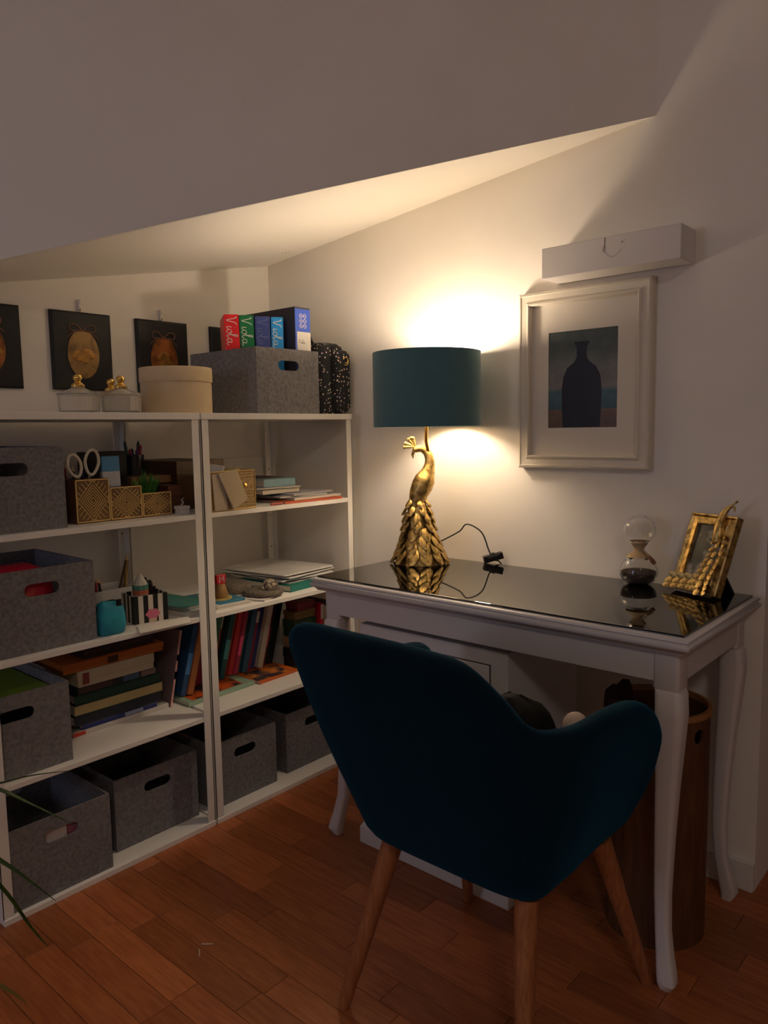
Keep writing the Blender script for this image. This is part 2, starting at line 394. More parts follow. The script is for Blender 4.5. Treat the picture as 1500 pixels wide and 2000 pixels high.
cols = [(left.get(k, (-half[k][0][0], half[k][0][1], half[k][0][2])), (-half[k][1][0], half[k][1][1], half[k][1][2])) for k in range(12, 0, -1)] + half
CX = 1.503
rim = spline([(CX + a[0], a[1], a[2]) for a, b in cols], 3); bot = spline([(CX + b[0], b[1], b[2]) for a, b in cols], 3)
mb = MB(); rings = []
N = len(rim)
for i in range(N):
    r, b = rim[i], bot[i]
    t0 = rim[max(i - 1, 0)]; t1 = rim[min(i + 1, N - 1)]
    tv = (t1 - t0); tv.z = 0; nrm = Vector((-tv.y, tv.x, 0)).normalized()      # points inward
    e = min(i, N - 1 - i); th = 0.052 * (0.62 if e == 0 else 0.85 if e == 1 else 1.0)
    out = []
    for k in range(9):
        q = k / 8; p = b.lerp(r - Vector((0, 0, .026)), q); p = p - nrm * (0.012 * math.sin(pi * q) + (.004 if k == 0 else 0)); out.append(p)
    out.append(r - Vector((0, 0, .008)) + nrm * .006)
    out.append(r + nrm * th * .5)
    out.append(r - Vector((0, 0, .008)) + nrm * (th - .006))
    for q in (.95, .7, .45, .2, .02):
        p = b.lerp(r - Vector((0, 0, .026)), q) + nrm * (th - .004); out.append(p)
    rings.append(out)
n = len(rings[0]); vs = [p for r in rings for p in r]; fs = []
for a in range(N - 1):
    for i in range(n):
        j = (i + 1) % n; fs.append((a * n + i, a * n + j, (a + 1) * n + j, (a + 1) * n + i))
fs.append(tuple(range(n))[::-1]); fs.append(tuple((N - 1) * n + i for i in range(n)))
mb.add(vs, fs); mb.build('shell', teal_f, ch, org=og, smooth=True, angle=70, subsurf=1)
rg = []
for z, ins in ((.362, .03), (.367, .012), (.378, .004), (.392, .0)):
    rg.append([(x, y, z) for x, y in rrect(CX - .198 + ins, CX + .198 - ins, -.905 + ins, -.545 - ins, .06, 5)])
MB().loft(rg).build('seat_base', teal_f, ch, org=og, smooth=True, angle=60)
rg = []
for z, ins in ((.392, .012), (.40, .004), (.44, .0), (.465, .006), (.478, .03), (.483, .08)):
    rg.append([(x, y, z) for x, y in rrect(CX - .185 + ins, CX + .185 - ins, -.875 + ins, -.515 - ins, .06, 5)])
MB().loft(rg).build('seat_cushion', teal_f, ch, org=og, smooth=True, angle=60)
for (tx, ty), (bx, by) in (((1.348, -.862), (1.283, -.955)), ((1.662, -.868), (1.708, -.957)), ((1.672, -.60), (1.732, -.487)), ((1.338, -.60), (1.272, -.492))):
    MB().tube([(bx, by, 0), (bx, by, .004), ((tx + bx) / 2, (ty + by) / 2, .178), (tx, ty, .356)], [.0115, .0125, .0175, .0225], 14).build('leg', oak, ch, org=og, smooth=True)

# things lying on the seat
sb = thing('handbag', 'crumpled black bag lying on the chair seat', 'bag', (1.56, -.70, .484)); og = sb.location
rg = []
for k in range(9):
    q = k / 8; z = .485 + .170 * q; s_ = math.sqrt(max(1 - (max(q - .35, 0) / .66) ** 2, .03))
    rg.append([(1.540 + (.092 * s_ + .006 * math.sin(5 * a + 3 * q)) * math.cos(a), -.715 + (.105 * s_ + .007 * math.sin(4 * a + 2 * q)) * math.sin(a), z + .006 * math.sin(3 * a)) for a in [2 * pi * i / 22 for i in range(22)]])
MB().loft(rg).build('bag_body', M('black_leather', (13, 12, 12), .75, bump=.15, bscale=30, spec=.2), sb, org=og, smooth=True, angle=80)
MB().tube(spline([(1.475, -.80, .575), (1.51, -.79, .628), (1.56, -.785, .640), (1.61, -.78, .60)], 6), .007, 8).build('folded_edge', M('black_leather', (0, 0, 0)), sb, org=og, smooth=True)
sc_ = MB().tube(spline([(1.668, -.70, .488), (1.669, -.70, .56), (1.668, -.70, .615), (1.664, -.705, .648)], 5), [.02, .024, .025, .026, .026, .026, .025, .025, .025, .025, .025, .025, .023, .02, .014, .005], 14)
tag(sc_.build('knitted_roll', M('cream_knit', (206, 186, 168), .95, bump=.6, bscale=160), org=(1.668, -.70, .484), smooth=True, angle=80), 'cream knitted roll standing beside the black bag on the seat', 'textile')

# ------------------------------------------------------------------ peacock table lamp
LX, LY = 0.868, -0.165; ZG = 0.7757
ux = Vector((0.78, 0.626, 0)); uy = Vector((-0.626, 0.78, 0))   # across / away as seen from the chair
lp = thing('table_lamp', 'gold peacock table lamp with a wide teal drum shade', 'lamp', (LX, LY, ZG)); og = lp.location
def LP(zx, zy, dep=0.0):    # sculpture sketch units to world
    p = Vector((LX, LY, 0)) + ux * ((zx - 462) * .000212) + uy * dep; p.z = ZG + (1880 - zy) * .000213; return p
# body, neck and head as one skin of lofted circles
bp = spline([LP(400, 1120), LP(425, 980), LP(455, 860), LP(500, 760), LP(545, 660), LP(585, 560), LP(610, 460), LP(608, 370), LP(575, 290), LP(510, 235), LP(450, 228), LP(405, 245), LP(375, 268)], 4)
br0 = [105, 118, 140, 156, 148, 100, 76, 66, 58, 50, 52, 44, 18]
br = []
for i in range(len(br0) - 1):
    for k in range(4): br.append((br0[i] + (br0[i + 1] - br0[i]) * k / 4) * .000212)
br.append(br0[-1] * .000212)
MB().tube(bp, br, 16).build('peacock_body', gold, lp, org=og, smooth=True, angle=80)
MB().tube([LP(385, 262), LP(368, 320), LP(375, 368)], [.0055, .0045, .0008], 8).build('beak', gold, lp, org=og, smooth=True)
cr = MB()
for (ex, ey) in ((252, 205), (268, 150), (312, 95), (352, 75), (378, 80)):
    cr.tube([LP(405, 205), LP((405 + ex) / 2, (205 + ey) / 2 - 4), LP(ex, ey)], [.003, .0048, .0042], 6); cr.sphere(LP(ex, ey), .0056, 8, 6)
cr.build('crest', gold, lp, org=og, smooth=True)
# train: a flared core covered with overlapping feathers
rg = []
def trad(zz):   # radius of the train at height fraction 0 (foot) .. 1 (top)
    pts = [(0, .080), (.05, .075), (.14, .066), (.35, .052), (.6, .040), (.85, .030), (1, .020)]
    for (a, ra), (b, rb) in zip(pts, pts[1:]):
        if a <= zz <= b: return ra + (rb - ra) * (zz - a) / (b - a)
TH = .202
def tcen(q): return LP(470 - 45 * q, 1880) + Vector((0, 0, TH * q))
for q in (0, .015, .05, .14, .25, .35, .48, .6, .72, .85, 1):
    c = tcen(q); r = trad(q)
    rg.append([c + ux * ((r + .004 * math.cos(9 * a) * (1 - q)) * math.cos(a)) + uy * ((r + .004 * math.cos(9 * a) * (1 - q)) * .82 * math.sin(a)) for a in [2 * pi * i / 36 for i in range(36)]])
MB().loft(rg).build('train', gold, lp, org=og, smooth=True, angle=80)
def feather_mesh(L=.046, W=.036):
    mb = MB(); rows = 6; vs = []; fs = []
    for i in range(rows):
        q = i / (rows - 1); wd = W * .5 * math.sin(pi * (.12 + .80 * q)) ** .7; zz = -L * q; bow = .003 * math.sin(pi * q) + .010 * q * q
        for k, s_ in enumerate((-1, -.5, 0, .5, 1)):
            vs.append((bow + .0035 * (1 - s_ * s_) + (.0025 if k == 2 else 0), s_ * wd, zz - (.004 * (1 - s_ * s_) if i == rows - 1 else 0)))
    for i in range(rows - 1):
        for k in range(4): a = i * 5 + k; fs.append((a, a + 1, a + 6, a + 5))
    nv = len(vs); vs += [(x - .003, y, z) for x, y, z in vs]; fs += [tuple(nv + j for j in f[::-1]) for f in fs[:]]
    mb.add(vs, fs); return mb.build('feather', gold, lp, smooth=True, angle=70)
fproto = None
for row, (q, nf, sc) in enumerate(((.97, 5, .55), (.87, 6, .62), (.77, 7, .70), (.66, 7, .78), (.55, 8, .86), (.44, 9, .92), (.335, 10, 1.0), (.235, 11, 1.08))):
    for k in range(nf):
        a = 2 * pi * (k + .5 * (row % 2)) / nf + .5 * row + .05 * math.sin(7 * k + row)
        if fproto is None: o = fproto = feather_mesh()
        else: o = fproto.copy(); COL.objects.link(o); o.parent = lp
        r = trad(q); dirv = ux * math.cos(a) + uy * math.sin(a) * .82
        p = tcen(q) + dirv * (r + .0005); dn = dirv.normalized()
        q2 = max(q - .2, 0); slope = (trad(q2) - r) / (TH * (q - q2))
        zax = (Vector((0, 0, 1)) - dn * slope).normalized(); yax = zax.cross(dn).normalized(); xax = yax.cross(zax)
        m = Matrix((xax, yax, zax)).transposed().to_4x4() @ Matrix.Diagonal((1, sc * 1.02, sc, 1)); m.translation = p - Vector(og)
        o.matrix_local = m
SX, SY = 0.908, -0.176
MB().tube([LP(605, 330, .006), (SX - .004, SY, 1.15), (SX, SY, 1.232)], .0052, 12).build('pole', brass, lp, org=og, smooth=True)
MB().lathe([(.014, 1.228), (.016, 1.235), (.016, 1.264), (.012, 1.270)], (SX, SY, 0), 16, cap=True).build('bulb_socket', black_m, lp, org=og, smooth=True)
bulb = MB().sphere((SX, SY, 1.340), .026, 16, 12, (1, 1, 2.65))
bulb.build('bulb', M('bulb_glow', (255, 240, 210), .5, emit=((1.0, .81, .61, 1), LAMP_STRENGTH)), lp, org=og, smooth=True)
SR, SZ0, SZ1 = 0.160, 1.1935, 1.411
sh = MB().lathe([(SR - .0018, SZ0 + .001), (SR, SZ0), (SR, SZ1), (SR - .0018, SZ1 - .001)], (SX, SY, 0), 64).build('lamp_shade', shade_m, lp, org=og, smooth=True)
MB().lathe([(SR - .002, SZ0 + .0012), (SR - .002, SZ1 - .0012)], (SX, SY, 0), 64).build('shade_lining', shade_in, sh, org=og, smooth=True)
sp = MB()
for k in range(3):
    a = 2 * pi * k / 3 + .5; sp.tube([(SX + .016 * math.cos(a), SY + .016 * math.sin(a), 1.245), (SX + (SR - .003) * math.cos(a), SY + (SR - .003) * math.sin(a), 1.245)], .0013, 6)
sp.build('shade_spider', brass, sh, org=og)
cord = spline([(.898, -.136, .832), (.918, -.106, .846), (.872 + .08, -.075, .870), (.916 + .055, -.06, .892), (.984 + .03, -.045, .868), (1.035, -.036, .812), (1.051, -.036, .789)], 8)
MB().tube(cord, .0022, 8).build('cord', black_m, lp, org=og, smooth=True)
sw = MB(); sw.box(-.024, .024, -.010, .010, 0, .016); sw.box(-.015, .015, -.0135, .0135, .002, .013); sw.box(-.006, .006, -.006, .006, .015, .019)
sw.xf(Matrix.Translation((1.053, -.036, ZG + .0004)) @ Euler((0, -.25, .75)).to_matrix().to_4x4() @ Matrix.Scale(1.25, 4)).mv((0, 0, .0075))
sw.build('cord_switch', black_m, lp, org=og, bevel=.0015)
MB().tube(spline([(1.056, -.034, ZG + .008), (1.066, -.026, ZG + .004), (1.072, -.0195, ZG - .02), (1.073, -.0185, .66)], 6), .0022, 8).build('cord', black_m, lp, org=og, smooth=True)

# ------------------------------------------------------------------ hourglass
hg = thing('hourglass', 'glass hourglass with dark sand and a tasselled neck on the desk', 'hourglass', (1.522, -.07, ZG)); og = hg.location
hz = ZG + .0005
prof = [(.004, 0), (.026, .0008), (.040, .008), (.0475, .022), (.0480, .034), (.043, .050), (.033, .064), (.020, .075), (.010, .083), (.0065, .089), (.009, .096), (.018, .105), (.029, .114),
        (.038, .127), (.0415, .141), (.0385, .157), (.028, .170), (.014, .1775), (.004, .179)]
inner = [(max(r - .0018, .002), z + (.0018 if z < .09 else -.0018)) for r, z in prof]
MB().lathe(prof + inner[::-1] + prof[:1], (1.522, -.07, hz), 40).build('glass_bulbs', glass_m, hg, org=og, smooth=True, angle=80)
sand = M('dark_sand', (92, 74, 66), .9, col2=(70, 56, 50), nscale=400)
MB().lathe([(.006, .0032), (.024, .0036), (.037, .0095), (.0445, .0225), (.0448, .031), (.03, .0325), (.004, .036)], (1.522, -.07, hz), 32, cap=True).build('sand', sand, hg, org=og, smooth=True)
MB().lathe([(.004, .094), (.0145, .1045), (.0255, .1135), (.022, .1128), (.003, .1105)], (1.522, -.07, hz), 32, cap=True).build('sand', M('tan_sand', (150, 124, 96), .9), hg, org=og, smooth=True)
col_m = M('jute_cord', (186, 160, 122), .9, bump=.5, bscale=300)
MB().lathe([(.030, .072), (.0315, .0705), (.026, .0765), (.016, .083), (.0125, .089), (.0135, .095), (.021, .104), (.0225, .106), (.020, .106), (.0125, .098), (.011, .089), (.015, .082), (.024, .0755)], (1.522, -.07, hz), 32).build('neck_binding', col_m, hg, org=og, smooth=True)
MB().tube([(1.532, -.08, hz + .092), (1.545, -.083, hz + .086), (1.556, -.083, hz + .074)], .0022, 8).build('tassel_cord', col_m, hg, org=og)
MB().tube([(1.554, -.083, hz + .076), (1.563, -.084, hz + .066), (1.570, -.084, hz + .058)], [.0035, .0062, .0055], 8).build('tassel', M('tassel_brown', (128, 84, 62), .9), hg, org=og)

# ------------------------------------------------------------------ gold photo frame with peacock
fr = thing('photo_frame', 'gold photo frame with a peacock climbing its side', 'frame', (1.668, -.118, ZG)); og = fr.location
BL = Vector((1.622, -.097, ZG + .0062)); A = Vector((.92, -.392, 0)); n0 = Vector((-.392, -.92, 0)); th = .36
Hh = (n0 * -math.sin(th) + Vector((0, 0, 1)) * math.cos(th)); Nn = (n0 * math.cos(th) + Vector((0, 0, 1)) * math.sin(th))
def FP(a, h, n_=0.0): return BL + A * a + Hh * h + Nn * n_
FW, FH = .135, .196
def frame_ring(mb, i0, i1, n0_, n1_):
    o = [(i0, i0), (FW - i0, i0), (FW - i0, FH - i0), (i0, FH - i0)]; q = [(i1, i1), (FW - i1, i1), (FW - i1, FH - i1), (i1, FH - i1)]
    vs = [FP(a, h, n0_) for a, h in o] + [FP(a, h, n1_) for a, h in q]
    mb.add(vs, [(k, (k + 1) % 4, 4 + (k + 1) % 4, 4 + k) for k in range(4)])
mb = MB()
for a in ((0, 0, -.012, .008), (0, .004, .008, .0095), (.004, .008, .0095, .005), (.008, .021, .005, .0065), (.021, .025, .0065, .0085), (.025, .027, .0085, .001), (.027, 0.0, .001, -.012)): frame_ring(mb, *a)
mb.build('frame_border', gold, fr, org=og)
ph = M('blurred_photo', (52, 54, 50), .35, col2=(196, 188, 182), nscale=16, contrast=(.46, .60))
MB().add([FP(.024, .024, .002), FP(FW - .024, .024, .002), FP(FW - .024, FH - .024, .002), FP(.024, FH - .024, .002)], [(0, 1, 2, 3)]).build('photo_print', ph, fr, org=og)
MB().loft([[FP(a, h, -.0125) for a, h in ((.002, .002), (FW - .002, .002), (FW - .002, FH - .002), (.002, FH - .002))], [FP(a, h, -.0035) for a, h in ((.002, .002), (FW - .002, .002), (FW - .002, FH - .002), (.002, FH - .002))]]).build('back_board', blackcard, fr, org=og)
q0, q1, q2, q3 = FP(.045, .10, -.013), FP(.09, .10, -.013), Vector((1.757, -.054, ZG + .0005)), Vector((1.706, -.030, ZG + .0005))
MB().loft([[q0, q1, q2, q3], [p + n0 * .006 for p in (q0, q1, q2, q3)]]).build('easel_back', blackcard, fr, org=og)
pk = MB().tube(spline([FP(.098, .125, .010), FP(.098, .152, .013), FP(.095, .176, .013), FP(.094, .198, .011), FP(.100, .214, .008), FP(.108, .222, .007), FP(.116, .220, .006)], 4),
               [.010 + .003 * math.sin(pi * k / 9) if k < 9 else .010 - (k - 9) * .0006 for k in range(25)], 12)
pk.tube([FP(.114, .220, .006), FP(.120, .208, .006)], [.004, .0008], 6); pk.tube([FP(.108, .224, .006), FP(.118, .236, .004)], [.0015, .0035], 6)
pk.build('peacock_figure', gold, fr, org=og, smooth=True, angle=80)
fsm = None
path = spline([FP(.104, .150, .012), FP(.108, .115, .012), FP(.105, .085, .012), FP(.098, .058, .012), (FP(.092, .03, .012)), FP(.09, .008, .012)], 6)
fk = 0
def add_feather(p, dirv, sc):
    global fsm
    if fsm is None:
        mm = MB(); vs = []
        for i in range(5):
            q = i / 4; wd = .0092 * math.sin(pi * (.14 + .72 * q)); bow = .002 * math.sin(pi * q) + .004 * q * q
            for s_ in (-1, 0, 1): vs.append((s_ * wd, -.024 * q, bow + (.0014 if s_ == 0 else 0)))
        fs = [(i * 3 + k, i * 3 + k + 1, i * 3 + k + 4, i * 3 + k + 3) for i in range(4) for k in (0, 1)]
        vs = [(x, y, z + 9 * y * y) for x, y, z in vs]; nv = len(vs); vs += [(x, y, z - .003) for x, y, z in vs]; fs += [tuple(nv + j for j in f[::-1]) for f in fs[:]]
        mm.add(vs, fs); o = fsm = mm.build('feather', gold, fr, smooth=True, angle=70)
    else: o = fsm.copy(); COL.objects.link(o); o.parent = fr
    yv = -dirv.normalized(); xv = yv.cross(Nn).normalized(); m = Matrix((xv, yv, Nn)).transposed().to_4x4() @ Matrix.Diagonal((sc, sc, sc, 1)); m.translation = p - Vector(og)
    o.matrix_local = m
for i, p in enumerate(path[:-2]):
    t = (path[i + 1] - p).normalized(); side = Nn.cross(t)
    for s_ in (-1, 0, 1):
        if (s_ == 0 and i % 4 == 0) or (s_ != 0 and i % 3 == (s_ + 1) // 2):
            add_feather(p + side * s_ * .008 + Nn * (.004 if s_ == 0 else .001), t + side * s_ * .9, .55 + .012 * i)
for k in range(9):       # spray along the lower rail
    a = .098 - .0115 * k; add_feather(FP(a, .032 - .001 * k, .010 + .002 * (k % 2)), A * (-.8) + Hh * (.35 if k % 2 else -.6), .95)
    if k % 2 == 0: add_feather(FP(a - .003, .018 - .001 * k, .013), A * (-.7) + Hh * (-.5), .85)

# ------------------------------------------------------------------ framed picture on the wall
pc = thing('framed_picture', 'large white framed picture with wide mat above the desk', 'picture', (1.328, 0, 1.07)); og = pc.location
px0, px1, pz0, pz1 = 1.131, 1.525, 1.069, 1.568
def pring(mb, rows):
    rg = [[(px0 + i, y, pz0 + i), (px1 - i, y, pz0 + i), (px1 - i, y, pz1 - i), (px0 + i, y, pz1 - i)] for i, y in rows]
    mb.loft(rg, cap=False)
mb = MB(); pring(mb, ((0, -.001), (0, -.022), (.003, -.0275), (.008, -.029), (.010, -.0265), (.012, -.0265), (.026, -.0255), (.030, -.030), (.034, -.031), (.037, -.028), (.039, -.012), (.039, -.001)))
mb.build('frame_moulding', M('frame_cream', (214, 206, 190), .4), pc, org=og)
mb = MB(); o_ = [(px0 + .037, pz0 + .037), (px1 - .037, pz0 + .037), (px1 - .037, pz1 - .037), (px0 + .037, pz1 - .037)]
ho = [(1.2215, 1.184), (1.4285, 1.184), (1.4285, 1.452), (1.2215, 1.452)]
mb.plate(o_, ho, lambda u, v, q: (u, -.012 + q, v), .002); mb.build('mat_board', M('mat_white', (216, 208, 196), .8), pc, org=og)
def print_mat():
    m = bpy.data.materials.new('seascape_print'); m.use_nodes = True; nt = m.node_tree; L = nt.links; b = nt.nodes['Principled BSDF']; b.inputs['Roughness'].default_value = .35
    tc = nt.nodes.new('ShaderNodeTexCoord'); sx = nt.nodes.new('ShaderNodeSeparateXYZ'); L.new(tc.outputs['Generated'], sx.inputs[0])
    r = nt.nodes.new('ShaderNodeValToRGB'); e = r.color_ramp.elements
    e[0].position = 0; e[0].color = lin((92, 74, 64)); e[1].position = 1; e[1].color = lin((64, 76, 74))
    for p, c in ((.165, (104, 82, 70)), (.19, (118, 96, 84)), (.195, (54, 88, 96)), (.38, (66, 98, 106)), (.42, (120, 116, 112)), (.6, (112, 114, 110)), (.8, (78, 88, 86))):
        q = e.new(p); q.color = lin(c)
    L.new(sx.outputs['Z'], r.inputs[0])
    n = nt.nodes.new('ShaderNodeTexNoise'); n.inputs['Scale'].default_value = 4.5; n.inputs['Detail'].default_value = 6
    mp = nt.nodes.new('ShaderNodeMapping'); mp.inputs['Scale'].default_value = (1, 1, 1.9); L.new(tc.outputs['Generated'], mp.inputs[0]); L.new(mp.outputs[0], n.inputs['Vector'])
    mx = nt.nodes.new('ShaderNodeMix'); mx.data_type = 'RGBA'; mx.blend_type = 'OVERLAY'; mx.inputs[0].default_value = .55
    L.new(r.outputs[0], mx.inputs[6]); L.new(n.outputs['Fac'], mx.inputs[7]); L.new(mx.outputs[2], b.inputs['Base Color']); return m
MB().box(1.2205, 1.4295, -.0098, -.0085, 1.183, 1.453).build('art_print', print_mat(), pc, org=og)
# plain dark vase in the print (a neutral stand-in)
half_v = [(.056, 1.1845), (.059, 1.24), (.060, 1.29), (.056, 1.325), (.044, 1.350), (.022, 1.366), (.015, 1.378), (.015, 1.405), (.022, 1.416), (.022, 1.421)]
st = [(1.323 + a, b) for a, b in half_v] + [(1.323 - a, b) for a, b in half_v[::-1]]
MB().extrude([(a, -.0101, b) for a, b in st], (0, .0002, 0)).build('printed_shape', M('print_navy', (32, 38, 52), .4, col2=(26, 30, 42), nscale=20), pc, org=og)

# ------------------------------------------------------------------ small black pictures on the left wall
bronze = M('medal_bronze', (146, 114, 66), .42, .3, col2=(110, 84, 46), nscale=26, contrast=(.45, .62), bump=.25, bscale=60)
bronze2 = M('medal_copper', (166, 104, 50), .42, .3, col2=(112, 66, 30), nscale=30, contrast=(.42, .6), bump=.25, bscale=60)
bow_m = M('bow_print', (110, 76, 58), .5)
def plaque(y0, y1, label, bz, hook=True):
    t = thing('black_plaque', label, 'picture', (0, (y0 + y1) / 2, 1.325), group='black pictures on the left wall'); og = t.location; yc = (y0 + y1) / 2
    z0, z1 = 1.325, 1.566
    MB().loft([[(x, y0 + i, z0 + i), (x, y1 - i, z0 + i), (x, y1 - i, z1 - i), (x, y0 + i, z1 - i)] for x, i in ((.001, 0), (.012, 0), (.016, .006), (.016, .016))]).build('board', blackcard, t, org=og)
    el = [(.0165, yc + .052 * math.cos(a), 1.436 + .075 * math.sin(a)) for a in [2 * pi * k / 36 for k in range(36)]]
    md = MB().extrude(el, (.0015, 0, 0)).build('oval_medallion', bz, t, org=og)
    mb = MB()
    for s_ in (-1, 1):
        mb.tube(spline([(.0175, yc, 1.508), (.0175, yc + s_ * .022, 1.526), (.0175, yc + s_ * .042, 1.524), (.0175, yc + s_ * .040, 1.508), (.0175, yc + s_ * .016, 1.507), (.0175, yc, 1.508)], 5), .0022, 6)
        mb.tube(spline([(.0175, yc, 1.508), (.0175, yc + s_ * .03, 1.502), (.0175, yc + s_ * .052, 1.484)], 5), .0018, 6)
    mb.build('ribbon_bow', bow_m, t, org=og)
    # relief blotches of the engraved motif
    mb = MB(); rs = random.Random(int(abs(y0) * 1000))
    for k in range(9):
        a = rs.uniform(0, 6.28); q = rs.uniform(0, .7); mb.sphere((.0178, yc + .036 * q * math.cos(a), 1.425 + .05 * q * math.sin(a)), .011 + .008 * rs.random(), 10, 6, (.10, 1.25, .7))
    mb.build('relief', M('relief_dark', (128, 92, 44), .42, .5, col2=(176, 128, 62), nscale=60), md, org=og, smooth=True)
    if hook:
        hk = thing('picture_hook', 'white wall hook above the ' + hook, 'hook', (0, yc, 1.566), group='white picture hooks'); o2 = hk.location
        MB().lathe([(.001, 1.606), (.006, 1.604), (.0065, 1.598), (.006, 1.592), (.001, 1.590)], (.008, yc, 0), 14).build('hook_head', white_m, hk, org=o2, smooth=True)
        MB().box(.0005, .0105, yc - .0035, yc + .0035, 1.568, 1.593).build('hook_stem', white_m, hk, org=o2, bevel=.001)
        MB().tube([(.0035, yc, 1.572), (.012, yc, 1.570), (.014, yc, 1.576)], .0016, 6).build('hook_nail', gold_s, hk, org=o2)
plaque(-1.166, -.967, 'black picture with oval medallion cut off by the left edge of the photo', bronze2, None)
plaque(-.875, -.679, 'black picture with tan oval medallion and bow behind the glass jars', bronze, 'black picture behind the glass jars')
plaque(-.586, -.389, 'black picture with copper oval medallion behind the round beige box', bronze2, 'black picture behind the round box')
plaque(-.289, -.092, 'black picture mostly hidden behind the coloured binders', bronze, None)

# ------------------------------------------------------------------ on top of the shelves
Z = ZS[4] + .0003
def jar(x, y, label):
    t = thing('glass_jar', label, 'jar', (x, y, Z), group='lidded glass jars'); og = t.location
    ob = [(.004, 0), (.046, 0), (.050, .004), (.0515, .02), (.0515, .046)]; ib = [(.0495, .046), (.0495, .02), (.048, .006), (.004, .004), (.004, 0)]
    MB().lathe(ob + ib, (x, y, Z), 96, ribs=24, amp=.0007).build('jar_body', jar_m, t, org=og, smooth=True)
    MB().lathe([(.0545, .047), (.0555, .049), (.0545, .051), (.040, .056), (.022, .063), (.014, .069), (.004, .070), (.004, .067), (.012, .066), (.020, .0605), (.038, .0535), (.050, .0485), (.0545, .047)], (x, y, Z), 48).build('lid', jar_m, t, org=og, smooth=True)
    MB().lathe([(.004, .066), (.0165, .068), (.0170, .073), (.0130, .077), (.0085, .080), (.0070, .083), (.0090, .0855), (.0115, .090), (.0118, .094), (.009, .0995), (.003, .102)], (x, y, Z), 24, cap=True).build('knob', gold_s, t, org=og, smooth=True)
jar(.375, -.985, 'ribbed glass jar with gold knob, leftmost of the three')
jar(.385, -.868, 'ribbed glass jar with gold knob, next to the round beige box')
jar(.262, -.828, 'glass jar with gold knob standing behind the other two')
rb = thing('round_box', 'round beige cardboard box with lid on top of the shelf', 'box', (.325, -.651, Z)); og = rb.location
MB().lathe([(.005, 0), (.104, 0), (.104, .095)], (.325, -.651, Z), 64, cap=True).build('box_body', beige, rb, org=og, smooth=True)
MB().lathe([(.1045, .094), (.1065, .0935), (.1068, .095), (.1068, .133), (.105, .136), (.005, .1365)], (.325, -.651, Z), 64, cap=True).build('lid', beige, rb, org=og, smooth=True)

# binders with the name written on their spines
VI = [[(.0, .88), (.05, 1), (.12, .6), (.2, .02), (.3, .55), (.38, .92), (.5, .98)], [(.62, .5), (.59, .15), (.65, .0), (.74, .2)], [(.66, .78), (.665, .8)],
      [(.9, .48), (.78, .35), (.8, .08), (.92, .0), (1.0, .2), (.95, .45), (.9, .48)], [(1.0, .25), (1.14, .6), (1.2, 1.0), (1.12, 1.02), (1.09, .6), (1.1, .12), (1.18, .0), (1.27, .2)],
      [(1.5, .45), (1.36, .4), (1.34, .1), (1.45, .0), (1.55, .3), (1.56, .48), (1.55, .12), (1.63, .0), (1.74, .15)]]
def script_name(mb, fn, r=.0011):
    for st_ in VI:
        p = spline([(a, b, 0) for a, b in st_], 4); mb.tube([fn(q.x, q.y) for q in p], r, 5)
BROT = -0.56
def binder(k, wd, h, dpt, col, label, ink, tilt=0.0, hole=True):
    dr = Vector((-math.sin(BROT), math.cos(BROT), 0)); p = Vector((.290, -.431, Z + .0045)) + dr * (k + wd / 2)
    t = thing('ring_binder', label, 'binder', p, (tilt, 0, BROT), group='binders in the felt box')
    m = M('binder_' + ink + str(col[0]), col, .38)
    mb = MB(); mb.box(-dpt, 0, -wd / 2, -wd / 2 + .0025, 0, h); mb.box(-dpt, 0, wd / 2 - .0025, wd / 2, 0, h); mb.box(-.003, 0, -wd / 2 + .0025, wd / 2 - .0025, 0, h)
    mb.build('cover', m, t, bevel=.001)
    MB().box(-dpt + .006, -.006, -wd / 2 + .004, wd / 2 - .004, .004, h - .012).build('pages', paper, t)
    mb = MB(); script_name(mb, lambda a, b: (.0006, -wd * .36 + b * wd * .70, h - .008 - a * .052), .0013 if ink != 'faint' else .0008)
    mb.build('lettering', M('ink_' + ink, (226, 222, 214) if ink == 'white' else (120, 130, 170), .5), t)
    if hole:
        MB().lathe([(.0042, 0), (.0042, .0006)], (0, 0, 0), 12, cap=True).xf(Matrix.Translation((.0001, .004, h - .112)) @ Euler((0, pi / 2, 0)).to_matrix().to_4x4()).build('finger_hole', black_m, t)
binder(0, .047, .317, .15, (214, 22, 34), 'red binder with white name lettering in the top box', 'white', .02)
binder(.0485, .046, .316, .13, (6, 110, 62), 'green binder with white name lettering in the top box', 'white', .02, False)
binder(.096, .048, .313, .10, (52, 66, 132), 'navy binder with faint name lettering in the top box', 'faint', .01, False)
binder(.1455, .040, .312, .032, (36, 140, 214), 'light blue binder with bold white lettering in the top box', 'white')
bf = thing('box_file', 'large blue box file with emblem and white label in the top box', 'binder', (.425, -.2215, Z + .0045)); wd, h = .069, .345
bm_ = M('boxfile_blue', (48, 84, 190), .4)
MB().box(-.29, 0, -wd / 2, wd / 2, 0, h).build('cover', [M('boxfile_dark', (52, 48, 56), .5)], bf, bevel=.0015)
MB().box(.0001, .0012, -wd / 2 + .001, wd / 2 - .001, .002, h - .006).build('spine_sheet', bm_, bf)
MB().box(.0011, .0018, -wd / 2 + .008, wd / 2 - .001, .10, h - .080).build('spine_label', paper, bf)
mb = MB()
for iy in range(2):
    for iz in range(3):
        yy, zz = -.008 + iy * .017, h - .028 - iz * .0165
        mb.tube([(.0016, yy + .0065 * math.cos(a), zz + .0062 * math.sin(a)) for a in [2 * pi * k / 12 for k in range(13)]], .0011, 5)
        mb.tube([(.0016, yy - .007, zz), (.0016, yy + .007, zz)], .0008, 5)
mb.build('emblem', M('emblem_pale', (222, 206, 214), .5), bf)
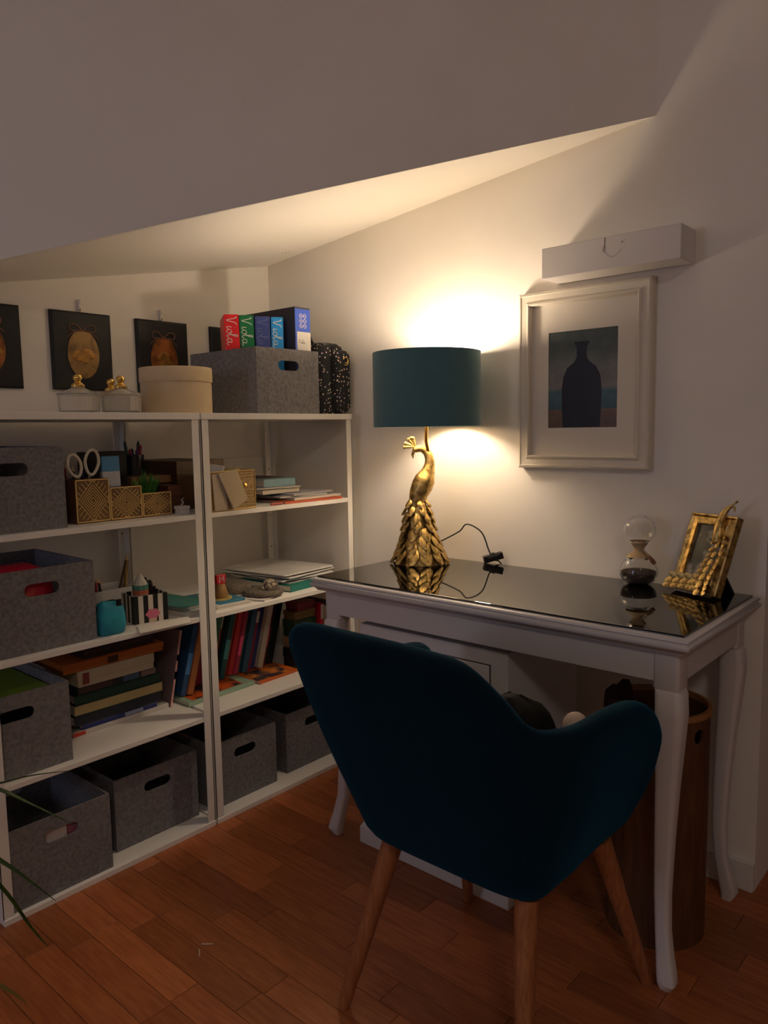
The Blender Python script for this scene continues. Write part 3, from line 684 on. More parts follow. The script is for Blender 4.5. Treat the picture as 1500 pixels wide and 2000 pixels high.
mb = MB(); script_name(mb, lambda a, b: (.0021, -.020 + a * .016, h - .118 + b * .013), .0005); mb.build('label_writing', M('pencil_grey', (150, 146, 142), .7), bf)

# dotted backpack
bg = thing('backpack', 'black backpack with confetti dots at the shelf corner', 'bag', (.335, -.08, Z)); og = bg.location
conf = bpy.data.materials.new('confetti_fabric'); conf.use_nodes = True; nt = conf.node_tree; b = nt.nodes['Principled BSDF']; b.inputs['Roughness'].default_value = .8
tc = nt.nodes.new('ShaderNodeTexCoord'); vo = nt.nodes.new('ShaderNodeTexVoronoi'); vo.inputs['Scale'].default_value = 95; vo.inputs['Randomness'].default_value = .9
nt.links.new(tc.outputs['Object'], vo.inputs['Vector']); lt = nt.nodes.new('ShaderNodeMath'); lt.operation = 'LESS_THAN'; lt.inputs[1].default_value = .27; nt.links.new(vo.outputs['Distance'], lt.inputs[0])
hs = nt.nodes.new('ShaderNodeMix'); hs.data_type = 'RGBA'; hs.inputs[0].default_value = .72; hs.inputs[7].default_value = lin((226, 206, 190)); nt.links.new(vo.outputs['Color'], hs.inputs[6])
mx = nt.nodes.new('ShaderNodeMix'); mx.data_type = 'RGBA'; mx.inputs[6].default_value = lin((22, 22, 28)); nt.links.new(lt.outputs[0], mx.inputs[0]); nt.links.new(hs.outputs[2], mx.inputs[7]); nt.links.new(mx.outputs[2], b.inputs['Base Color'])
rg = []
for z, i in ((0, .012), (.008, .003), (.06, 0), (.15, .001), (.21, .004), (.235, .014), (.246, .034)):
    rg.append([(x, y, Z + z) for x, y in rrect(.215 + i, .432 - i * .8, -.150 + i, -.012 - i * .4, .03, 4)])
MB().loft(rg).build('bag_body', conf, bg, org=og, smooth=True, angle=70)
rg = []
for x, i in ((.431, .0), (.443, .004), (.449, .014)):
    rg.append([(x, y, Z + z) for y, z in rrect(-.093 + i, -.014 - i, .006 + i, .222 - i, .022, 4)])
MB().loft(rg).build('front_pocket', conf, bg, org=og, smooth=True, angle=70)
MB().tube(spline([(.34, -.14, Z + .235), (.34, -.145, Z + .275), (.34, -.12, Z + .283), (.34, -.095, Z + .246)], 6), .005, 8).build('carry_loop', black_m, bg, org=og, smooth=True)
MB().tube([(.451, -.047 + .012 * math.cos(a), Z + .182 + .014 * math.sin(a)) for a in [2 * pi * k / 16 - 2.4 for k in range(14)]], .0018, 8).build('zip_pull', gold_s, bg, org=og, smooth=True)
MB().tube(spline([(.4335, -.098, Z + .01), (.4338, -.098, Z + .12), (.4325, -.095, Z + .20), (.426, -.085, Z + .232)], 6), .0022, 6).build('zipper', black_m, bg, org=og, smooth=True)
#PART2
# ------------------------------------------------------------------ books
def bookmat(c): return M('book_%d_%d_%d' % c, c, .45)
def book(name, label, loc, t, h, dpt, col, rot=(0, 0, 0), cat='book', group=None, bands=(), pages=(222, 214, 196)):
    """upright book: spine faces +x, thickness along y, origin at the middle of its foot"""
    mb = MB(); c = .0022 if t > .012 else .0014
    mb.box(-dpt, 0, -t / 2, -t / 2 + c, 0, h); mb.box(-dpt, 0, t / 2 - c, t / 2, 0, h); mb.box(-c, 0, -t / 2 + c, t / 2 - c, 0, h)
    o = mb.build(name, bookmat(col), bevel=.0007, seg=1); o.location = loc; o.rotation_euler = rot; tag(o, label, cat, group)
    MB().box(-dpt + .003, -c, -t / 2 + c, t / 2 - c, .003, h - .003).build('pages', M('pages_%d' % pages[2], pages, .85), o)
    for z0, z1, bc in bands:
        MB().box(-.0006, .0006, -t / 2 + .0008, t / 2 - .0008, h * z0, h * z1).build('spine_label', bookmat(bc), o)
    return o
def flat(name, label, cx, cy, z, wy, wx, t, col, rz=0.0, cat='book', group=None, bands=(), spine=True, tilt=0.0, pages=(222, 214, 196)):
    """book lying flat; spine (or open fore-edge) faces +x"""
    mb = MB(); c = .0022 if t > .012 else .0012
    mb.box(-wx / 2, wx / 2, -wy / 2, wy / 2, 0, c); mb.box(-wx / 2, wx / 2, -wy / 2, wy / 2, t - c, t)
    if spine: mb.box(wx / 2 - c, wx / 2, -wy / 2, wy / 2, c, t - c)
    else: mb.box(-wx / 2, -wx / 2 + c, -wy / 2, wy / 2, c, t - c)
    o = mb.build(name, bookmat(col), bevel=.0007, seg=1); o.location = (cx, cy, z); o.rotation_euler = (tilt, 0, rz); tag(o, label, cat, group)
    e = .003 if not spine else c
    MB().box(-wx / 2 + (.003 if spine else c), wx / 2 - e, -wy / 2 + .003, wy / 2 - .003, c, t - c).build('pages', M('pages_%d' % pages[2], pages, .85), o)
    for y0, y1, bc in bands:
        MB().box(wx / 2 - .0005, wx / 2 + .0006, wy * (y0 - .5), wy * (y1 - .5), t * .12, t * .88).build('spine_label', bookmat(bc), o)
    return o
def carton(name, label, cx, cy, z, wy, wx, h, col, cat='box', group=None, rz=0.0, lid=None, bands=()):
    """closed card box with a separate lid edge"""
    t = thing(name, label, cat, (cx, cy, z), (0, 0, rz), group); m = bookmat(col)
    lh = lid or h * .4
    MB().box(-wx / 2 + .002, wx / 2 - .002, -wy / 2 + .002, wy / 2 - .002, 0, h - .004).build('box_body', m, t, bevel=.001, seg=1)
    MB().box(-wx / 2, wx / 2, -wy / 2, wy / 2, h - lh, h).build('lid', m, t, bevel=.0015, seg=1)
    for y0, y1, bc in bands:
        MB().box(wx / 2 - .003, wx / 2 + .0006, wy * (y0 - .5), wy * (y1 - .5), h * .15, h * .85).build('printed_label', bookmat(bc), t)
    return t

# ---- shelf 2 (second from the top), left unit
Z = ZS[3] + .0003
og_t = thing('desk_organizer', 'gold and wood stepped desk organizer with three compartments', 'organizer', (.355, -.878, Z)); og = og_t.location
wood_s = M('organizer_wood', (120, 78, 48), .5, col2=(84, 52, 30), nscale=20)
gilt = M('gilt_strip', (226, 194, 128), .42, .35); gback = M('gilt_recess', (112, 84, 50), .6, 0)
for (y0, y1, h) in ((-1.022, -.926, .117), (-.925, -.829, .091), (-.828, -.735, .068)):
    mb = MB(); x0, x1 = .305, .398; t = .005
    mb.box(x0, x1, y0, y0 + t, Z, Z + h).box(x0, x1, y1 - t, y1, Z, Z + h).box(x0, x0 + t, y0 + t, y1 - t, Z, Z + h).box(x1 - t, x1, y0 + t, y1 - t, Z, Z + h).box(x0 + t, x1 - t, y0 + t, y1 - t, Z, Z + .004)
    comp = mb.build('compartment', wood_s, og_t, org=og)
    MB().box(.3978, .3995, y0 + .001, y1 - .001, Z + .003, Z + h - .001).build('front_panel', gback, comp, org=og)
    mb = MB(); yc, zc_, hw_, hh_ = (y0 + y1) / 2, Z + h / 2 + .001, (y1 - y0) / 2 - .004, h / 2 - .005
    def bar(p, q, wd=.0017):
        p, q = Vector((0, *p)), Vector((0, *q)); d_ = (q - p); L_ = d_.length
        if L_ < .003: return
        d_.normalize(); nn = Vector((0, -d_.z, d_.y)) * wd / 2
        mb.extrude([Vector((.3993, 0, 0)) + a for a in (p - nn, q - nn, q + nn, p + nn)], (.0016, 0, 0))
    for k in range(1, 6):
        f = k / 6.2; R4 = [(yc + hw_ * f, zc_), (yc, zc_ + hh_ * f), (yc - hw_ * f, zc_), (yc, zc_ - hh_ * f)]
        for i in range(4): bar(R4[i], R4[(i + 1) % 4])
    for sy in (-1, 1):
        for sz in (-1, 1):
            for k in range(6):
                f = 1.0 + k * .165
                a = (yc + sy * hw_, zc_ + sz * hh_ * (f - 1)); b_ = (yc + sy * hw_ * (f - 1), zc_ + sz * hh_)
                # ribs at right angles to the diamond
                g0 = (k + .5) / 6; c0 = (yc + sy * hw_ * (1 - g0), zc_ + sz * hh_ * g0); ln = .5 * min(1 - g0, g0) + .06
                bar(c0, (min(max(c0[0] + sy * hw_ * ln * 1.1, yc - hw_), yc + hw_), min(max(c0[1] + sz * hh_ * ln * 1.1, zc_ - hh_), zc_ + hh_)))
                bar(a, b_) if k in (0, ) else None
    Y0, Y1, Z0_, Z1_ = yc - hw_ - .002, yc + hw_ + .002, zc_ - hh_ - .002, zc_ + hh_ + .002
    for p, q in (((Y0, Z0_), (Y1, Z0_)), ((Y1, Z0_), (Y1, Z1_)), ((Y1, Z1_), (Y0, Z1_)), ((Y0, Z1_), (Y0, Z0_))): bar(p, q, .003)
    tag(mb.build('gilt_fretwork', gilt, comp, org=og), 'gilt geometric lattice', kind='stuff')
sc = thing('scissors', 'white handled scissors standing in the tallest gold compartment', 'scissors', (.36, -.975, Z + .006)); og = sc.location
for s_, cy_, cz_, ry, rz_, rot_ in ((-1, -1.000, Z + .152, .0185, .031, .25), (1, -.953, Z + .160, .0195, .034, -.12)):
    pts = []
    for k in range(25):
        a = 2 * pi * k / 24; u, v = ry * math.cos(a) * (1 - .22 * (math.sin(a) < 0) * math.sin(-a)), rz_ * math.sin(a)
        pts.append((.362 + s_ * .002, cy_ + u * math.cos(rot_) - v * math.sin(rot_), cz_ + u * math.sin(rot_) + v * math.cos(rot_)))
    MB().tube(pts, .0042, 8).build('handle', M('scissor_white', (226, 216, 196), .35), sc, org=og, smooth=True)
    mb = MB(); mb.loft([[(.360 + s_ * .002, -.977 + s_ * .012, Z + .128), (.363 + s_ * .002, -.977 + s_ * .012, Z + .128), (.363 + s_ * .002, -.977 + s_ * .020, Z + .128), (.360 + s_ * .002, -.977 + s_ * .020, Z + .128)],
        [(.361 + s_ * .002, -.975 - s_ * .004, Z + .012), (.363 + s_ * .002, -.975 - s_ * .004, Z + .012), (.363 + s_ * .002, -.975 - s_ * .001, Z + .012), (.361 + s_ * .002, -.975 - s_ * .001, Z + .012)]])
    mb.build('blade', M('steel', (190, 190, 190), .25, 1.0), sc, org=og)
def pencil(x, y, z, dx, dy, h, col, label, r=.0036, cat='pencil', group=None, tip=(214, 180, 130)):
    o = thing('pencil', label, cat, (x, y, z), (0, 0, 0), group); d_ = Vector((dx, dy, h)); n_ = 7
    MB().tube([(0, 0, .0), d_ * .9], r, n_).build('barrel', bookmat(col), o, smooth=True, angle=30)
    MB().tube([d_ * .9, d_ * .985, d_], [r, .0011, .0004], n_).build('tip', bookmat(tip), o)
    return o
for k, (x, y, dx, dy, h, c) in enumerate(((.325, -1.0, .002, -.012, .155, (150, 60, 40)), (.325, -.985, .004, -.004, .145, (60, 46, 40)), (.328, -.965, -.004, .004, .15, (30, 40, 90)))):
    pencil(x, y, Z + .006, dx, dy, h, c, ('brown-red', 'dark', 'navy')[k] + ' pencil seen through the scissor handles')
bp_ = thing('wipes_pack', 'blue and white packet in the middle gold compartment', 'packet', (.35, -.893, Z + .005)); og = bp_.location
rg = []
for q in range(9):
    z = Z + .006 + .168 * q / 8; b_ = .006 * math.sin(pi * (.1 + .8 * q / 8)) + .002
    rg.append([(.35 - b_, -.918, z), (.35 + b_ * .5, -.918, z), (.35 + b_, -.892, z), (.35 + b_ * .5, -.866, z), (.35 - b_, -.866, z)])
MB().loft(rg[:5]).build('packet_lower', bookmat((36, 78, 150)), bp_, org=og, smooth=True)
MB().loft(rg[4:7]).build('packet_middle', bookmat((206, 208, 214)), bp_, org=og, smooth=True)
MB().loft(rg[6:]).build('packet_top', bookmat((88, 152, 196)), bp_, org=og, smooth=True)
MB().tube([(.3575, -.898 + .011 * math.cos(a), Z + .107 + .011 * math.sin(a)) for a in [.9 + .32 * k for k in range(14)]], .0018, 6).tube([(.3572, -.911, Z + .108), (.3578, -.893, Z + .108)], .0014, 6).build('swirl_emblem', bookmat((216, 220, 228)), bp_, org=og)
sg = thing('succulent', 'green artificial grass tuft in the lowest gold compartment', 'plant', (.35, -.782, Z + .005)); og = sg.location
MB().lathe([(.004, 0), (.030, 0), (.034, .055), (.004, .055)], (.35, -.782, Z + .005), 16, cap=True).build('inner_pot', black_m, sg, org=og)
mb = MB(); rs = random.Random(4)
for k in range(90):
    a, q = rs.uniform(0, 6.28), rs.random() ** .5; r0 = .026 * q; tip = Vector((.35 + (.05 * q) * math.cos(a), -.782 + (.05 * q) * math.sin(a), Z + .066 + .072 * (1 - .5 * q * q) * rs.uniform(.75, 1.05)))
    b0 = Vector((.35 + r0 * math.cos(a), -.782 + r0 * math.sin(a), Z + .056)); sd = Vector((-math.sin(a + k), math.cos(a + k), 0)) * .0022
    md = b0.lerp(tip, .55) + Vector((0, 0, .006)); mb.add([b0 - sd, b0 + sd, md + sd * .8, tip, md - sd * .8], [(0, 1, 2, 3, 4)])
tag(mb.build('grass_blades', M('fake_grass', (84, 150, 58), .6, col2=(50, 112, 38), nscale=60), sg, org=og), kind='stuff')
carton('black_box', 'black flat box behind the scissors and the blue packet', .27, -.872, Z, .125, .05, .186, (16, 16, 17))
wd_ = thing('drawer_box', 'small brown wooden drawer box behind the gold organizer', 'box', (.20, -.745, Z)); og = wd_.location
MB().box(.105, .292, -.795, -.668, Z, Z + .108).build('carcass', brownw, wd_, org=og, bevel=.0015)
for z0, z1 in ((.008, .05), (.054, .082)):
    dw = MB().box(.2905, .2955, -.791, -.672, Z + z0, Z + z1).build('drawer', brownw, wd_, org=og, bevel=.001)
    MB().sphere((.299, -.733, Z + (z0 + z1) / 2), .005, 10, 7).build('knob', brass, dw, org=og)
MB().box(.10, .298, -.80, -.664, Z + .086, Z + .1085).build('top_board', M('drawer_top', (132, 92, 64), .5), wd_, org=og, bevel=.0015)
pc_ = thing('pen_cup', 'dark clear cup of felt pens on the wooden drawer box', 'cup', (.21, -.738, Z + .109)); og = pc_.location
MB().lathe([(.003, 0), (.030, 0), (.032, .062), (.030, .062), (.028, .003), (.003, .003)], (.21, -.738, Z + .109), 20).build('cup_body', M('smoked_plastic', (40, 38, 44), .2), pc_, org=og, smooth=True)
for k, c in enumerate(((84, 40, 110), (150, 40, 60), (30, 30, 40), (40, 40, 90), (180, 150, 160), (20, 60, 50), (130, 30, 40))):
    a = 2 * pi * k / 7
    pencil(.21 + .012 * math.cos(a), -.738 + .012 * math.sin(a), Z + .113, .012 * math.cos(a), .012 * math.sin(a), .078 + .012 * (k % 3), c, ('purple', 'crimson', 'black', 'indigo', 'pale pink', 'dark green', 'red')[k] + ' felt pen in the dark cup on the drawer box', .0046, 'pen', None, c)
carton('brown_box', 'big dark brown cardboard box between the two shelf units', .19, -.575, Z, .175, .27, .150, (84, 58, 38), lid=.045)
carton('small_brown_box', 'small brown box right of the green tuft', .255, -.655 - .0, Z, .0, .0, .0, (92, 62, 44)) if False else None
carton('small_brown_box', 'small reddish brown box just right of the green tuft', .345, -.705, Z, .046, .06, .082, (96, 62, 44))
wb = carton('small_white_box', 'tiny white box at the shelf edge by the middle posts', .417, -.711, Z, .034, .034, .024, (214, 206, 200))
tw = MB().tube(spline([(.417, -.715, Z + .0245), (.420, -.708, Z + .034), (.417, -.712, Z + .040), (.415, -.704, Z + .046)], 5), .0025, 6).build('foil_twist', M('foil', (190, 186, 180), .3, .8), org=(.417, -.711, Z + .0245))
tag(tw, 'crumpled silver foil twist on the tiny white box', 'foil')

# ---- shelf 2, right unit
wk = thing('wicker_basket', 'gold wire basket with woven sides on the second shelf', 'basket', (.415, -.562, Z)); og = wk.location
x0, x1, y0, y1, h = .398, .466, -.642, -.478, .118
weave = M('woven_straw', (186, 160, 116), .85, col2=(142, 116, 76), nscale=90, stretch=(1, 1, 3)); mb = MB()
MB().box(x0 + .004, x1 - .004, y0 + .004, y1 - .004, Z + .001, Z + .004).build('basket_floor', weave, wk, org=og)
for k in range(13):
    z0 = Z + .003 + k * .0086; o2 = .0012 * (k % 2)
    mb.box(x1 - .004 + o2, x1 - .001 + o2, y0 + .003, y1 - .003, z0, z0 + .0080); mb.box(x0, x0 + .003, y0 + .003, y1 - .003, z0, z0 + .0080)
    mb.box(x0 + .003, x1 - .004, y0 - o2, y0 + .003 - o2, z0, z0 + .0080); mb.box(x0 + .003, x1 - .004, y1 - .003 + o2, y1 + o2, z0, z0 + .0080)
tag(mb.build('woven_sides', weave, wk, org=og), kind='stuff')
for zz in (Z + .0025, Z + h):
    MB().tube([(x0, y0, zz), (x1, y0, zz), (x1, y1, zz), (x0, y1, zz), (x0, y0, zz)], .0024, 7).build('wire_rim', M('pale_brass', (196, 164, 104), .5, .4), wk, org=og)
for xx in (x0, x1):
    for yy in (y0, y1): MB().tube([(xx, yy, Z + .002), (xx, yy, Z + h)], .002, 7).build('corner_wire', M('pale_brass', (196, 164, 104)), wk, org=og)
MB().lathe([(.001, 0), (.0065, .0005), (.0065, .002), (.001, .003)], (0, 0, 0), 14, cap=True).xf(Matrix.Translation((x1 + .001, -.517, Z + .073)) @ Euler((0, pi / 2, 0)).to_matrix().to_4x4()).build('medallion', gold_s, wk, org=og)
bk = tag(MB().loft([[(.4715, -.622, Z + .113), (.4715, -.553, Z + .124), (.477, -.520, Z + .031), (.477, -.574, Z + .004)], [(.4775, -.622, Z + .113), (.4775, -.553, Z + .124), (.484, -.520, Z + .031), (.484, -.574, Z + .004)]]).build('linen_booklet', M('linen', (186, 172, 144), .9, bump=.2, bscale=200), org=(.475, -.57, Z + .005), bevel=.0015),
    'beige linen covered booklet hanging over the basket front', 'booklet')
tag(MB().loft([[(.4695, -.641, Z + .112), (.4695, -.600, Z + .115), (.4695, -.585, Z + .004), (.4695, -.634, Z + .004)], [(.4710, -.641, Z + .112), (.4710, -.600, Z + .115), (.4710, -.585, Z + .004), (.4710, -.634, Z + .004)]]).build('folded_cloth', M('cloth_pale', (190, 176, 156), .9), org=(.47, -.61, Z + .004)),
    'pale folded cloth behind the linen booklet on the basket front', 'cloth')
for k, (a, b_, c, zz, col, nm) in enumerate((((.405, -.63), (.455, -.61), (.45, -.52), .128, (216, 212, 202), 'white'), ((.405, -.60), (.45, -.56), (.44, -.485), .122, (170, 158, 116), 'olive'))):
    tag(MB().loft([[(a[0], a[1], Z + zz - .06), (b_[0], b_[1], Z + zz - .06), (b_[0] - .01, b_[1] + .03, Z + zz + .006), (a[0], a[1] + .03, Z + zz + .012)], [(p[0] + .002, p[1] + .006, p[2]) for p in ((a[0], a[1], Z + zz - .06), (b_[0], b_[1], Z + zz - .06), (b_[0] - .01, b_[1] + .03, Z + zz + .006), (a[0], a[1] + .03, Z + zz + .012))]]).build('paper_bundle', bookmat(col), org=(.41, -.57, Z + .06)),
        nm + ' folded paper sticking out of the wicker basket', 'paper')
tag(MB().box(.004, .018, -.60, -.06, Z, Z + .140).build('backing_board', white_m, org=(.01, -.33, Z), bevel=.002), 'white board leaning against the wall at the back of the second shelf', 'board')
flat('folder', 'orange-red cardboard folder at the bottom of the paper pile', .315, -.215, Z, .25, .30, .007, (176, 84, 52), -.06, 'folder')
flat('notebook', 'white exercise book pile lying on the orange folder', .325, -.19, Z + .0073, .235, .24, .008, (206, 204, 206), .05, 'notebook', spine=False)
flat('notebook', 'grey-blue exercise book on the white ones', .30, -.225, Z + .0156, .21, .25, .006, (150, 158, 170), -.05, 'notebook', spine=False)
flat('notebook', 'lilac-white exercise book with dark edge under the navy book', .315, -.20, Z + .0219, .21, .22, .005, (196, 194, 208), .12, 'notebook', spine=False)
flat('paperback', 'navy book with cream pages in the second shelf pile', .285, -.30, Z + .0272, .17, .20, .018, (30, 32, 58), .03, spine=False)
flat('magazine', 'white magazine between the navy and the pale blue book', .29, -.30, Z + .0455, .18, .20, .005, (206, 204, 204), -.12, 'magazine', spine=False)
flat('hardback', 'pale blue book on top of the pile in the second shelf', .275, -.292, Z + .0508, .145, .18, .026, (128, 164, 178), .04)
flat('clipboard', 'thin black clipboard lying on the pale blue book', .26, -.34, Z + .0771, .19, .16, .004, (22, 22, 26), .08, 'clipboard', spine=False)
tag(MB().tube([(.452, -.405, Z + .004), (.458, -.36, Z + .004)], [.0035, .0035], 8).build('red_crayon', bookmat((150, 40, 34)), org=(.455, -.38, Z)), 'short red crayon beside the wicker basket', 'crayon')

# ---- shelf 3, left unit
Z = ZS[2] + .0003
pu = thing('pouch', 'turquoise padded pouch with dark zip beside the grey box', 'pouch', (.425, -.96, Z)); og = pu.location
rg = []
for q, (wx, wy) in zip((0, .05, .25, .55, .8, .93, 1), ((.020, .030), (.026, .036), (.030, .039), (.029, .038), (.024, .035), (.014, .030), (.004, .022))):
    rg.append([(x + .004 * q, y, Z + .088 * q + .004 * math.sin(40 * y + 3 * q)*q) for x, y in rrect(.425 - wx, .425 + wx, -.961 - wy, -.961 + wy, min(wx, wy) * .6, 4)])
MB().loft(rg).build('pouch_body', M('turquoise_fabric', (36, 150, 170), .7, col2=(28, 126, 152), nscale=30, bump=.4, bscale=25), pu, org=og, smooth=True, angle=80)
MB().tube(spline([(.425, -.998, Z + .062), (.428, -.985, Z + .084), (.43, -.95, Z + .0895), (.43, -.928, Z + .077)], 6), .003, 6).build('zip', black_m, pu, org=og)
MB().box(.445, .449, -.950, -.936, Z + .072, Z + .094).build('zip_tag', black_m, pu, org=og, bevel=.001)
st_ = thing('striped_box', 'black and white striped box with pink badge holding brushes', 'box', (.362, -.815, Z), (0, 0, -.16)); hw_, hd, hh_ = .0505, .045, .079
mb = MB(); tt = .003; ns = 7
for k in range(ns):
    a, b_ = -hw_ + 2 * hw_ * k / ns, -hw_ + 2 * hw_ * (k + 1) / ns
    mb.box(hd - tt, hd, a, b_, 0, hh_, (k + 1) % 2); mb.box(-hd, -hd + tt, a, b_, 0, hh_, k % 2)
for k in range(6):
    a, b_ = -hd + tt + (2 * hd - 2 * tt) * k / 6, -hd + tt + (2 * hd - 2 * tt) * (k + 1) / 6
    mb.box(a, b_, -hw_, -hw_ + tt, 0, hh_, k % 2); mb.box(a, b_, hw_ - tt, hw_, 0, hh_, k % 2)
mb.box(-hd + tt, hd - tt, -hw_ + tt, hw_ - tt, 0, .003, 0)
mb.build('box_body', [M('stripe_white', (214, 206, 194), .6), M('stripe_black', (18, 18, 18), .6)], st_)
MB().extrude([(hd + .0002, .005 + .020 * math.cos(a) * (1 + .10 * math.cos(6 * a)), .024 + .014 * math.sin(a) * (1 + .10 * math.cos(6 * a))) for a in [2 * pi * k / 36 for k in range(36)]], (.001, 0, 0)).build('pink_badge', bookmat((206, 110, 140)), st_)
MB().box(hd + .0002, hd + .0012, -.004, .016, 0.001, .012).build('badge_foot', bookmat((216, 190, 160)), st_)
er = thing('pastel_house', 'small pastel tub with pointed white lid standing in the striped box', 'toy', (.372, -.832, Z + .004)); og = er.location
for z0, z1, r0, r1, c in ((.0, .075, .020, .022, (196, 188, 176)), (.075, .089, .0225, .023, (188, 108, 82)), (.089, .103, .0235, .0235, (84, 140, 124)), (.103, .135, .022, .003, (206, 204, 192))):
    MB().lathe([(.002, z0), (r0, z0), (r1, z1), (.002, z1)], (.372, -.832, Z + .004), 10, cap=True).build('tub_layer', bookmat(c), er, org=og)
for k, (x, y, dx, dy, h, c) in enumerate(((.362, -.800, -.004, -.008, .118, (30, 24, 24)), (.375, -.795, .004, -.010, .112, (26, 24, 26)), (.358, -.790, .0, -.012, .108, (116, 70, 40)), (.345, -.782, .002, .01, .085, (120, 70, 44)))):
    o = thing('makeup_brush', ('thick black', 'slim black', 'brown', 'short tan')[k] + ' brush standing in the striped box', 'brush', (x, y, Z + .004)); d_ = Vector((dx, dy, h))
    MB().tube([(0, 0, 0), d_ * .78], .0042, 8).build('handle', bookmat(c), o); MB().tube([d_ * .78, d_ * .9, d_], [.0055, .0072, .004], 8).build('bristles', bookmat((40, 30, 28)), o)
wc = thing('white_bin', 'white open plastic bin of pencils behind the turquoise pouch', 'bin', (.225, -.862, Z)); og = wc.location
MB().box(.175, .28, -.935, -.795, Z, Z + .003).box(.175, .178, -.935, -.795, Z + .003, Z + .086).box(.277, .28, -.935, -.795, Z + .003, Z + .086).box(.178, .277, -.935, -.932, Z + .003, Z + .086).box(.178, .277, -.798, -.795, Z + .003, Z + .086).build('bin_body', white_m, wc, org=og, bevel=.001)
for k, (y, dx, dy, h, c, nm) in enumerate(((-.922, .0, -.004, .145, (70, 40, 36), 'dark red'), (-.912, .0, .006, .135, (60, 56, 40), 'olive'), (-.900, .006, .002, .115, (190, 70, 90), 'pink'), (-.888, .0, .006, .105, (206, 200, 190), 'white'),
        (-.878, .004, -.012, .112, (60, 54, 52), 'grey'), (-.868, .0, -.02, .098, (180, 150, 40), 'yellow'), (-.845, .0, .054, .172, (78, 46, 26), 'long brown'), (-.812, .0, .018, .168, (186, 150, 50), 'long yellow'), (-.82, .0, .03, .17, (116, 84, 36), 'long ochre'))):
    pencil(.24, y, Z + .0045, dx, dy, h, c, nm + ' pencil standing in the white bin', .004)
tr = MB().loft([[(.43, -.883, Z), (.497, -.913, Z), (.505, -.757, Z), (.441, -.722, Z)], [(.43, -.883, Z + .0035), (.497, -.913, Z + .0035), (.505, -.757, Z + .0035), (.441, -.722, Z + .0035)]]).build('white_card', M('card_white', (240, 236, 226), .5), org=(.47, -.82, Z), bevel=.0006)
tag(tr, 'bright white card sticking out over the shelf edge below the striped box', 'card')
flat('paper_pad', 'white paper pad under the teal notebook by the middle posts', .32, -.682, Z, .125, .24, .013, (206, 204, 200), .15, 'notepad', spine=False)
flat('notebook', 'teal notebook on the white pad left of the middle posts', .315, -.682, Z + .0133, .118, .20, .011, (44, 116, 112), .12, 'notebook', spine=False, pages=(150, 150, 142))
flat('sketchbook', 'pale grey sketchbook lying behind the teal notebook', .14, -.70, Z, .14, .12, .022, (176, 170, 164), .2, 'notebook', spine=False)
# ---- shelf 3, right unit
flat('paper_pad', 'white paper pad under the blue-green picture book', .345, -.545, Z, .125, .20, .008, (214, 210, 204), -.1, 'notepad', spine=False)
pb = flat('picture_book', 'blue-green picture book with yellow cover art on the third shelf', .335, -.55, Z + .0083, .118, .17, .007, (40, 110, 140), -.1)
MB().extrude([(.082 * math.cos(a) * .9 - .002, .054 * math.sin(a) * .9, .0071) for a in [2 * pi * k / 24 for k in range(24)]], (0, 0, .0003)).build('cover_art', M('cover_art', (90, 150, 140), .4, col2=(196, 160, 70), nscale=22), pb)
ty = thing('toy_sign', 'small red sign with pale letter on an amber toy base', 'toy', (.362, -.546, Z + .0157)); og = ty.location
MB().lathe([(.002, 0), (.020, 0), (.024, .012), (.018, .03), (.014, .044), (.002, .0445)], (.362, -.546, Z + .0157), 14, cap=True).build('base', bookmat((150, 114, 66)), ty, org=og, smooth=True)
MB().box(.355, .369, -.564, -.528, Z + .060, Z + .090).build('sign', bookmat((176, 30, 36)), ty, org=og, bevel=.003)
MB().tube([(.3695, -.555, Z + .066), (.3695, -.552, Z + .085), (.3695, -.546, Z + .072), (.3695, -.540, Z + .085), (.3695, -.537, Z + .066)], .002, 6).build('letter', bookmat((226, 200, 196)), ty, org=og)
knit = M('grey_knit', (112, 102, 90), .95, col2=(84, 76, 66), nscale=120, bump=1.0, bscale=170)
def soft(name, label, cx, cy, z, rx, ry, h, rz, m, cat):
    rg = []
    for q, s_ in ((0, .88), (.15, .98), (.45, 1.0), (.75, .93), (.93, .72), (1, .4)):
        rg.append([(rx * s_ * (1 + .07 * math.sin(3 * a + 1)) * math.copysign(abs(math.cos(a)) ** .7, math.cos(a)), ry * s_ * (1 + .06 * math.cos(2 * a)) * math.copysign(abs(math.sin(a)) ** .7, math.sin(a)), h * q) for a in [2 * pi * k / 28 for k in range(28)]])
    o = MB().loft(rg).build(name, m, smooth=True, angle=80); o.location = (cx, cy, z); o.rotation_euler = (0, 0, rz); return tag(o, label, cat)
flat('notebook', 'white notebook poking out under the grey knitted mitten', .39, -.432, Z, .10, .13, .006, (214, 210, 206), .35, 'notebook', spine=False)
soft('knitted_mitten', 'grey knitted mitten lying under the glass paperweight', .398, -.405, Z + .0063, .060, .062, .022, .3, knit, 'mitten')
soft('knitted_mitten', 'second grey knitted mitten lying behind the paperweight', .285, -.438, Z, .055, .058, .045, .1, knit, 'mitten')
dm = thing('paperweight', 'clear glass dome paperweight on the grey knitted mitten', 'paperweight', (.428, -.398, Z + .027)); og = dm.location
MB().lathe([(.002, 0), (.025, 0), (.0275, .006), (.026, .016), (.020, .026), (.010, .032), (.002, .0335)], (.428, -.398, Z + .0285), 28, cap=True).build('dome', glass_m, dm, org=og, smooth=True)
MB().sphere((.428, -.398, Z + .040), .017, 12, 8, (1, 1, .75)).build('pebble_core', M('pebble_core', (110, 100, 92), .5, col2=(214, 200, 178), nscale=140, contrast=(.45, .55)), dm, org=og)
